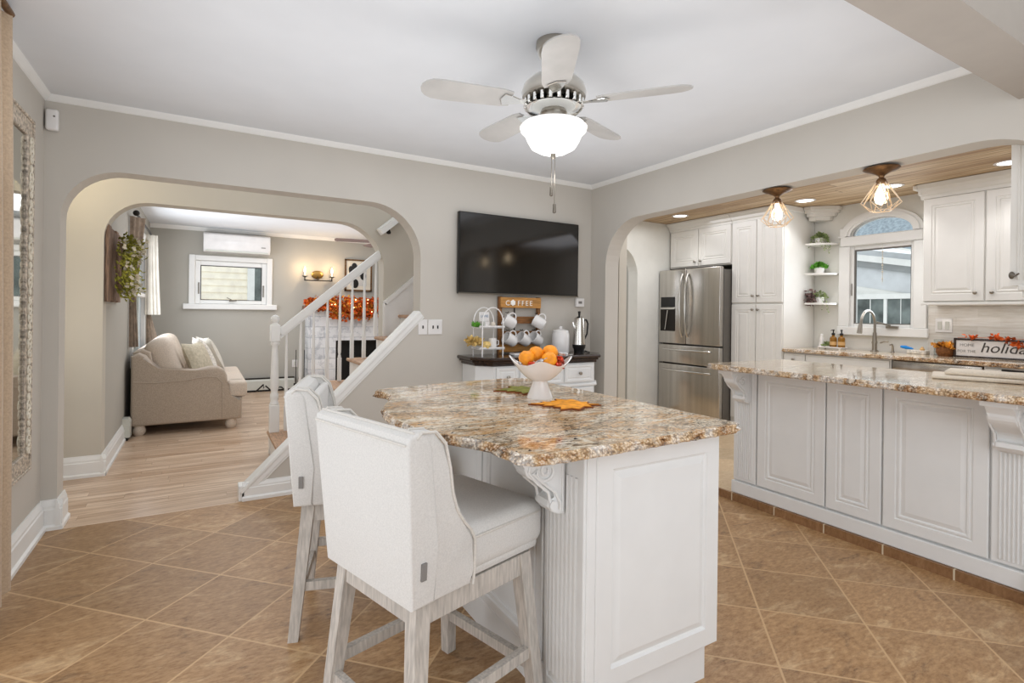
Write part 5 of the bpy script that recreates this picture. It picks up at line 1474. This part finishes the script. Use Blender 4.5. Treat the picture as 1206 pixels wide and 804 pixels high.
def cushion(name, c, s, th, rz, ry, mt, label, group='throw pillows on the sofa'):
    m = MB(); n = 12
    b = bmesh.new(); vt = {}
    for sd in (1, -1):
        for i in range(n + 1):
            for j in range(n + 1):
                u = i / n * 2 - 1; v = j / n * 2 - 1
                edge = (1 - u * u) * (1 - v * v)
                pin = 1 - .10 * (1 - abs(u * v)) 
                h = th * (max(edge, 0) ** .42) * .5
                if sd == -1 and (i in (0, n) or j in (0, n)): vt[(sd, i, j)] = vt[(1, i, j)]; continue
                vt[(sd, i, j)] = b.verts.new((sd * h, u * s / 2 * (pin if abs(v) < 1 else pin), v * s / 2 * pin))
        for i in range(n):
            for j in range(n):
                q = [vt[(sd, i, j)], vt[(sd, i + 1, j)], vt[(sd, i + 1, j + 1)], vt[(sd, i, j + 1)]]
                try: b.faces.new(q if sd > 0 else list(reversed(q)))
                except ValueError: pass
    m.add(b, Matrix.Translation(c) @ Matrix.Rotation(rz, 4, 'Z') @ Matrix.Rotation(ry, 4, 'Y'))
    o = m.build(name, mt, **SM); tag(o, label, 'pillow', group); return o
cushion('throw_pillow', (-3.22, 2.95, .70), .44, .17, math.radians(-25), math.radians(-22), 'pillow', 'cream pillow with pointed corners at the near end of the sofa')
cushion('throw_pillow', (-3.16, 3.45, .72), .48, .15, math.radians(10), math.radians(-25), 'pillow_w', 'pale patterned pillow in the middle of the sofa')
cushion('throw_pillow', (-3.10, 3.80, .72), .46, .15, math.radians(18), math.radians(-25), 'curtain_w', 'white pillow behind the patterned one at the far end')
# wall board and wreath
bd = thing('barn_board', 'weathered plank board on the living room side wall behind a wreath', 'wall decor', (-3.84, 1.6, 1.35))
m = MB()
for k in range(5): m.box(-3.848, -3.822, 1.14 + k * .14, 1.14 + k * .14 + .136, 1.33 + .01 * (k % 2), 1.93 - .012 * (k % 3), .003, 1)
m.build('planks', 'barn', bd)
wr = thing('wreath', 'green olive leaf wreath with cream blossoms hung on the plank board', 'wreath', (-3.78, 1.62, 1.62))
g = MB(); fl = MB()
for i in range(900):
    a = random.uniform(0, 2 * PI); rr = .185 + random.gauss(0, .035); b = random.uniform(0, 2 * PI); q = abs(random.gauss(0, .04))
    p = (max(-3.80, -3.735 + q * math.cos(b) * 1.2), 1.47 + rr * math.cos(a), 1.615 + rr * 1.05 * math.sin(a))
    g.leafcard(p, (random.uniform(.1, 1.5), math.cos(a + 1) + random.uniform(-.7, .7), math.sin(a + 1) + random.uniform(-.7, .7)), random.uniform(.03, .06), .45)
    if i % 11 == 0:
        for k in range(5): fl.leafcard((p[0] + .03, p[1], p[2]), (random.uniform(0, 1), random.uniform(-1, 1), random.uniform(-1, 1)), .035, .9)
g.build('leaves', 'wreath', wr); fl.build('blossoms', 'flower', wr)
m = MB(); m.tube([(-3.775, 1.47 + .185 * math.cos(t), 1.615 + .19 * math.sin(t)) for t in [2 * PI * k / 24 for k in range(24)]], .02, 8, closed=True); m.build('ring', 'barn', wr, **SM)

# living room curtains
c1_ = thing('curtain', 'taupe curtain tied back at the near side of the living room window', 'curtain', (-3.8, 2.8, 2.2))
def ease_t(t): return 0.15 + .85 * abs(t - .35) / .65 if t > .35 else .15 + .3 * (.35 - t) / .35
curtain(c1_, ((-3.835, 2.70), (-3.80, 2.74)), ((-3.835, 2.62), (-3.715, 2.76)), .88, 2.22, .014, 3, 'curtain_l', 'panel', 24, ease=ease_t)
m = MB(); m.tube([(-3.78, 2.60, 2.245), (-3.78, 4.70, 2.245)], .012, 10); m.ball((-3.78, 2.58, 2.245), .03); m.build('rod', 'dark_iron', c1_, **SM)
c2_ = thing('curtain', 'white swagged curtain at the far side of the living room window', 'curtain', (-3.8, 4.5, 2.2))
curtain(c2_, ((-3.83, 4.30), (-3.665, 4.42)), ((-3.83, 4.30), (-3.71, 4.42)), 1.20, 2.24, .018, 4, 'curtain_w', 'panel', 16)
curtain(c2_, ((-3.82, 4.38), (-3.66, 4.42)), ((-3.82, 4.38), (-3.78, 4.42)), .75, 1.22, .012, 3, 'curtain_l', 'tail', 10)

# AC unit
ac = thing('air_conditioner', 'white wall-mounted split air conditioner above the small window', 'air conditioner', (-2.78, 5.05, 2.12))
m = MB(); m.prism([(5.195, 2.13), (5.195, 2.415), (5.03, 2.415), (5.0, 2.39), (4.985, 2.20), (5.03, 2.135)], 'X', -3.19, -2.29, .012, 3); m.build('housing', 'ceramic', ac, **SM)
m = MB(); m.box(-3.16, -2.32, 4.99, 5.02, 2.135, 2.16, .006, 2); m.build('louvre', 'heater', ac)
MB().box(-2.42, -2.36, 4.975, 4.995, 2.225, 2.235).build('display', 'greypanel', ac)
# heaters
ht = thing('baseboard_heater', 'cream baseboard heater along the far living room wall', 'heater', (-2.5, 5.15, 0))
MB().prism([(5.195, .02), (5.195, .20), (5.15, .20), (5.13, .17), (5.13, .03)], 'X', -3.6, -1.9).build('cover', 'heater', ht)
MB().box(-3.6, -1.9, 5.14, 5.195, .198, .215).build('top_vent', 'black', ht)
MB().box(-3.6, -1.9, 5.14, 5.19, .0, .03).build('bottom_gap', 'black', ht)
ht = thing('baseboard_heater', 'cream baseboard heater ending beside the near sofa foot', 'heater', (-3.82, 2.4, 0))
MB().prism([(-3.849, .03), (-3.849, .21), (-3.80, .21), (-3.785, .18), (-3.785, .03)], 'Y', 2.30, 2.44).build('cover', 'heater', ht)
MB().box(-3.848, -3.80, 2.30, 2.44, 0, .03).build('foot', 'dark_iron', ht)

# sconce
sc = thing('wall_sconce', 'brass two-candle sconce glowing on the far living room wall', 'sconce', (-1.56, 5.15, 1.8))
m = MB(); m.ball((-1.56, 5.175, 1.87), .095, 1, .2, .72, 24); m.build('back_plate', 'brass', sc, **SM)
m = MB(); m.tube([(-1.78, 5.08, 1.77), (-1.34, 5.08, 1.77)], .009, 8); m.tube([(-1.56, 5.17, 1.84), (-1.56, 5.08, 1.77)], .009, 8)
for x in (-1.77, -1.35):
    m.tube([(x, 5.08, 1.77), (x, 5.08, 1.82)], .009, 8); m.lathe([(.001, 0), (.012, 0), (.05, .016), (.045, .018), (.012, .01), (.012, .03)], (x, 5.08, 1.82), 16)
m.build('arm', 'dark_iron', sc, **SM)
for x in (-1.77, -1.35):
    MB().lathe([(.014, 1.83), (.014, 1.90), (.001, 1.90)], (x, 5.08, 0), 12).build('candle_sleeve', 'flower', sc, **SM)
    MB().lathe([(.001, 1.90), (.014, 1.905), (.018, 1.93), (.008, 1.975), (.001, 1.99)], (x, 5.08, 0), 12).build('candle_bulb', 'flame', sc, **SM)
# picture
pi = thing('framed_picture', 'black and white framed print above the fireplace mantel', 'picture', (-.9, 5.18, 1.6))
px0, px1, pz0, pz1 = -1.12, -.66, 1.62, 2.16
m = MB()
for q in ((px0, px0 + .025, pz0, pz1), (px1 - .025, px1, pz0, pz1), (px0, px1, pz0, pz0 + .025), (px0, px1, pz1 - .025, pz1)): m.box(q[0], q[1], 5.165, 5.195, q[2], q[3])
m.build('frame', 'bronze', pi)
MB().box(px0 + .02, px1 - .02, 5.178, 5.19, pz0 + .02, pz1 - .02).build('mat_board', 'flower', pi)
MB().box(px0 + .09, px1 - .09, 5.174, 5.18, pz0 + .09, pz1 - .09).build('print', 'art', pi)
m = MB(); random.seed(3)
for k in range(9): m.ball((px0 + .10 + random.random() * .25, 5.173, pz0 + .12 + random.random() * .30), .035 + .03 * random.random(), 1, .03, 1.3, 10)
m.build('dark_figures', 'black', pi)
# fireplace
fpx0, fpx1 = -1.74, -.20
fi = thing('fireplace', 'whitewashed brick fireplace with black firebox beyond the stair railing', 'fireplace', (-.95, 5.0, 0))
m = MB(); m.box(fpx0, -1.32, 4.86, 5.195, 0, 1.28); m.box(-.58, fpx1, 4.86, 5.195, 0, 1.28); m.box(-1.32, -.58, 4.86, 5.195, .80, 1.28); m.build('brick_surround', 'brick', fi)
MB().box(-1.32, -.58, 4.93, 5.19, .0, .80).build('firebox', 'firebox', fi)
m = MB()
for x in (-1.30, -1.06, -.84, -.60): m.box(x - .012, x + .012, 4.865, 4.885, .10, .79)
m.box(-1.31, -.59, 4.865, 4.885, .77, .80); m.box(-1.31, -.59, 4.865, 4.885, .08, .11); m.box(-1.1, -1.0, 4.86, 4.88, .30, .55)
m.build('fire_screen', 'dark_iron', fi)
MB().box(fpx0 - .05, fpx1 + .05, 4.78, 5.195, 1.28, 1.36, .008, 1).build('mantel', 'barn', fi)
MB().box(fpx0, fpx1, 4.5, 4.86, 0, .09, .01, 1).build('hearth', 'tread', fi)
ga = thing('mantel_garland', 'orange autumn leaf garland with fairy lights along the mantel', 'garland', (-.95, 4.85, 1.36))
g = MB(); g2 = MB(); bl = MB()
for i in range(2600):
    x = random.uniform(fpx0 - .05, fpx1 + .05); drop = random.random() ** 1.2
    z = 1.47 - drop * .30 if x > -1.42 else 1.44 - drop * .12
    p = (x, 4.80 - .05 * math.sin(drop * PI) + random.uniform(-.03, .05) - (.02 if drop > .3 else 0), z + random.gauss(0, .02))
    (g if i % 3 else g2).leafcard(p, (random.uniform(-1, 1), random.uniform(-1, .1), random.uniform(-1, 1)), random.uniform(.04, .08), .8)
for i in range(26):
    bl.ball((random.uniform(fpx0, fpx1), 4.70 + random.uniform(0, .03), 1.25 + random.uniform(0, .22)), .008, n=6)
g.build('orange_leaves', 'autumn', ga); g2.build('golden_leaves', 'autumn_y', ga); bl.build('fairy_lights', 'flame', ga)
# plant stems / dark stand left of the fireplace
fs = thing('fireside_tool_set', 'black iron fireside tools standing left of the fireplace', 'fire tools', (-1.84, 4.9, 0))
m = MB(); m.lathe([(.001, 0), (.10, 0), (.10, .015), (.01, .03), (.008, .70), (.02, .72), (.001, .74)], (-1.86, 4.85, 0), 16)
m.build('stand', 'dark_iron', fs, **SM)
for k in range(3):
    a = 2 * PI * k / 3 + .4; x, y = -1.86 + .07 * math.cos(a), 4.85 + .07 * math.sin(a)
    q = MB(); q.tube([(x, y, .10), (x, y, .66)], .006, 6); q.box(x - .03, x + .03, y - .01, y + .01, .04, .14, .004, 1); q.build('tool', 'dark_iron', fs)
m = MB(); pts = [(-2.45 + .12 * k / 3 + random.uniform(-.04, .04), 4.95 + random.uniform(-.06, .06), .01 + .05 * (k % 2) + random.uniform(0, .08)) for k in range(12)]
m.tube(pts, .012, 6); o = m.build('coiled_cable', 'black', **SM); tag(o, 'tangled black cable on the floor near the far heater', 'cable')
# living room fan
lf = thing('ceiling_fan', 'brown-bladed ceiling fan partly hidden behind the living room arch', 'ceiling fan', (-1.0, 3.2, 2.5))
lx, ly = -1.02, 3.3
MB().lathe([(.001, 2.5), (.07, 2.5), (.06, 2.44), (.015, 2.43), (.015, 2.34), (.10, 2.33), (.12, 2.27), (.10, 2.22), (.001, 2.21)], (lx, ly, 0), 28).build('motor_housing', 'pewter', lf, **SM)
for i in range(5):
    T = Matrix.Translation((lx, ly, 2.245)) @ Matrix.Rotation(math.radians(168 + 72 * i), 4, 'Z') @ Matrix.Rotation(math.radians(9), 4, 'X')
    m = MB(); m.prism([(.10, -.03), (.2, -.06), (.62, -.07), (.65, -.04), (.65, .04), (.62, .07), (.2, .06), (.10, .03)], 'Z', -.004, .004, mtx=T); m.build('blade', 'blade_b', lf)

# ============================================================ LIGHTS
def area(name, loc, rot, sx, sy, power, col=(1, 1, 1), spread=None):
    l = bpy.data.lights.new(name, 'AREA'); l.shape = 'RECTANGLE'; l.size = sx; l.size_y = sy; l.energy = power; l.color = col
    if spread: l.spread = spread
    o = bpy.data.objects.new(name, l); COL.objects.link(o); o.location = loc; o.rotation_euler = rot; return o
def point(name, loc, power, col=(1, 1, 1), r=.05):
    l = bpy.data.lights.new(name, 'POINT'); l.energy = power; l.color = col; l.shadow_soft_size = r
    o = bpy.data.objects.new(name, l); COL.objects.link(o); o.location = loc; return o
D = math.radians
W_ = (.93, .97, 1.0)
area('rear_fill', (-2.2, -6.1, 1.35), (D(90), 0, 0), 2.8, 2.2, 34, (.95, .98, 1.0))  # added fill from an unseen source behind the camera
area('overhead_fill', (-2.0, -4.6, 2.40), (D(20), 0, 0), 3.0, 1.5, 14, W_)  # added overhead fill behind the camera, not a fixture
point('fan_lamp', (FX, FY, 1.90), 5, (1, .96, .9), .10)
area('dining_down', (-1.9, -1.9, 2.46), (0, 0, 0), 3.2, 3.0, 16, W_)
area('dining_soft', (-2.0, -2.2, 1.72), (D(180), 0, 0), 3.4, 3.6, 21, W_)  # added upward fill to brighten the ceiling, no real lamp
area('left_fill', (-3.88, -2.45, .85), (0, D(-90), 0), 1.6, 2.3, 20, (.95, .98, 1.0))  # added side fill for the island; this wall has no window
area('kitchen_soft', (1.25, -1.6, 2.38), (0, 0, 0), 1.4, 3.6, 26, (.98, .98, 1))
area('kitchen_left_soft', (1.0, .2, 2.38), (0, 0, 0), 1.2, .9, 8, (1, .98, .94))
area('living_up', (-2.0, 3.2, 1.9), (D(180), 0, 0), 2.8, 2.8, 15, (1, .99, .98))  # added upward fill to lighten the living room ceiling
area('living_soft', (-1.8, 3.2, 2.45), (0, 0, 0), 3.0, 2.8, 38, (1, .99, .98))
area('living_window', (-3.8, 3.67, 1.5), (0, D(-90), 0), 1.3, 1.2, 26, (.97, .99, 1))
area('kitchen_window_day', (2.46, -1.35, 1.6), (0, D(90), 0), .6, .8, 7, (.97, .99, 1))
area('splash_fill', (2.32, -2.3, 1.385), (0, 0, 0), .1, .8, .9, (1, .97, .92))  # added fill brightening the backsplash, no fixture here
area('hallway_soft', (1.2, 1.7, 2.45), (0, 0, 0), 1.0, 1.0, 6, W_)
area('hall_soft', (-3.3, .6, 2.9), (0, 0, 0), 1.2, .5, .8, (1, .97, .92))
point('hall_glow', (-4.08, .60, 2.3), 7, (1, .84, .55), .08)
point('hall_glow', (-4.08, .55, 1.2), 3, (1, .90, .75), .08)
point('sconce_a', (-1.77, 5.0, 1.96), 4.0, (1, .70, .40), .03)
point('sconce_b', (-1.35, 5.0, 1.96), 4.0, (1, .70, .40), .03)
for (x, y) in ((.078, -1.84), (.078, -2.462)): point('cage_lamp', (x, y, 1.95), 6.0, (1, .86, .68), .03)
for (x, y) in ((1.571, .334), (1.94, -.92), (1.98, -1.66), (1.90, -2.47)):
    l = bpy.data.lights.new('downlight_beam', 'SPOT'); l.energy = 14; l.spot_size = D(110); l.spot_blend = .6; l.shadow_soft_size = .05; l.color = (1, .96, .9)
    o = bpy.data.objects.new('downlight_beam', l); COL.objects.link(o); o.location = (x, y, 2.42)
w = bpy.data.worlds.new('sky'); scene.world = w; w.use_nodes = True
w.node_tree.nodes['Background'].inputs[0].default_value = (1.0, .99, .97, 1)
w.node_tree.nodes['Background'].inputs[1].default_value = 1.5

# ============================================================ CAMERA
cam = bpy.data.cameras.new('camera'); co = bpy.data.objects.new('camera', cam); COL.objects.link(co)
yaw, roll, f = 0.5298, 0.0124, 623.3
cam.sensor_width = 36; cam.lens = 36 * f / 1206
cam.shift_y = -(402 - 368.5) / 1206
cam.clip_start = .05
Rz = Matrix.Rotation(-yaw, 4, 'Z') @ Matrix.Rotation(PI / 2, 4, 'X') @ Matrix.Rotation(1.0 * roll, 4, 'Z')
co.matrix_world = Matrix.Translation((-3.195, -3.978, 1.28)) @ Rz
scene.camera = co
scene.view_settings.view_transform = 'Standard'
scene.view_settings.look = 'None'
scene.view_settings.exposure = -0.24
scene.view_settings.use_white_balance = True
scene.view_settings.white_balance_temperature = 6050
scene.cycles.use_denoising = True
scene.cycles.use_fast_gi = True
scene.cycles.fast_gi_method = 'ADD'
w.light_settings.ao_factor = 0.17
w.light_settings.distance = 0.9
scene.cycles.max_bounces = 8
scene.cycles.caustics_reflective = False
scene.cycles.caustics_refractive = False
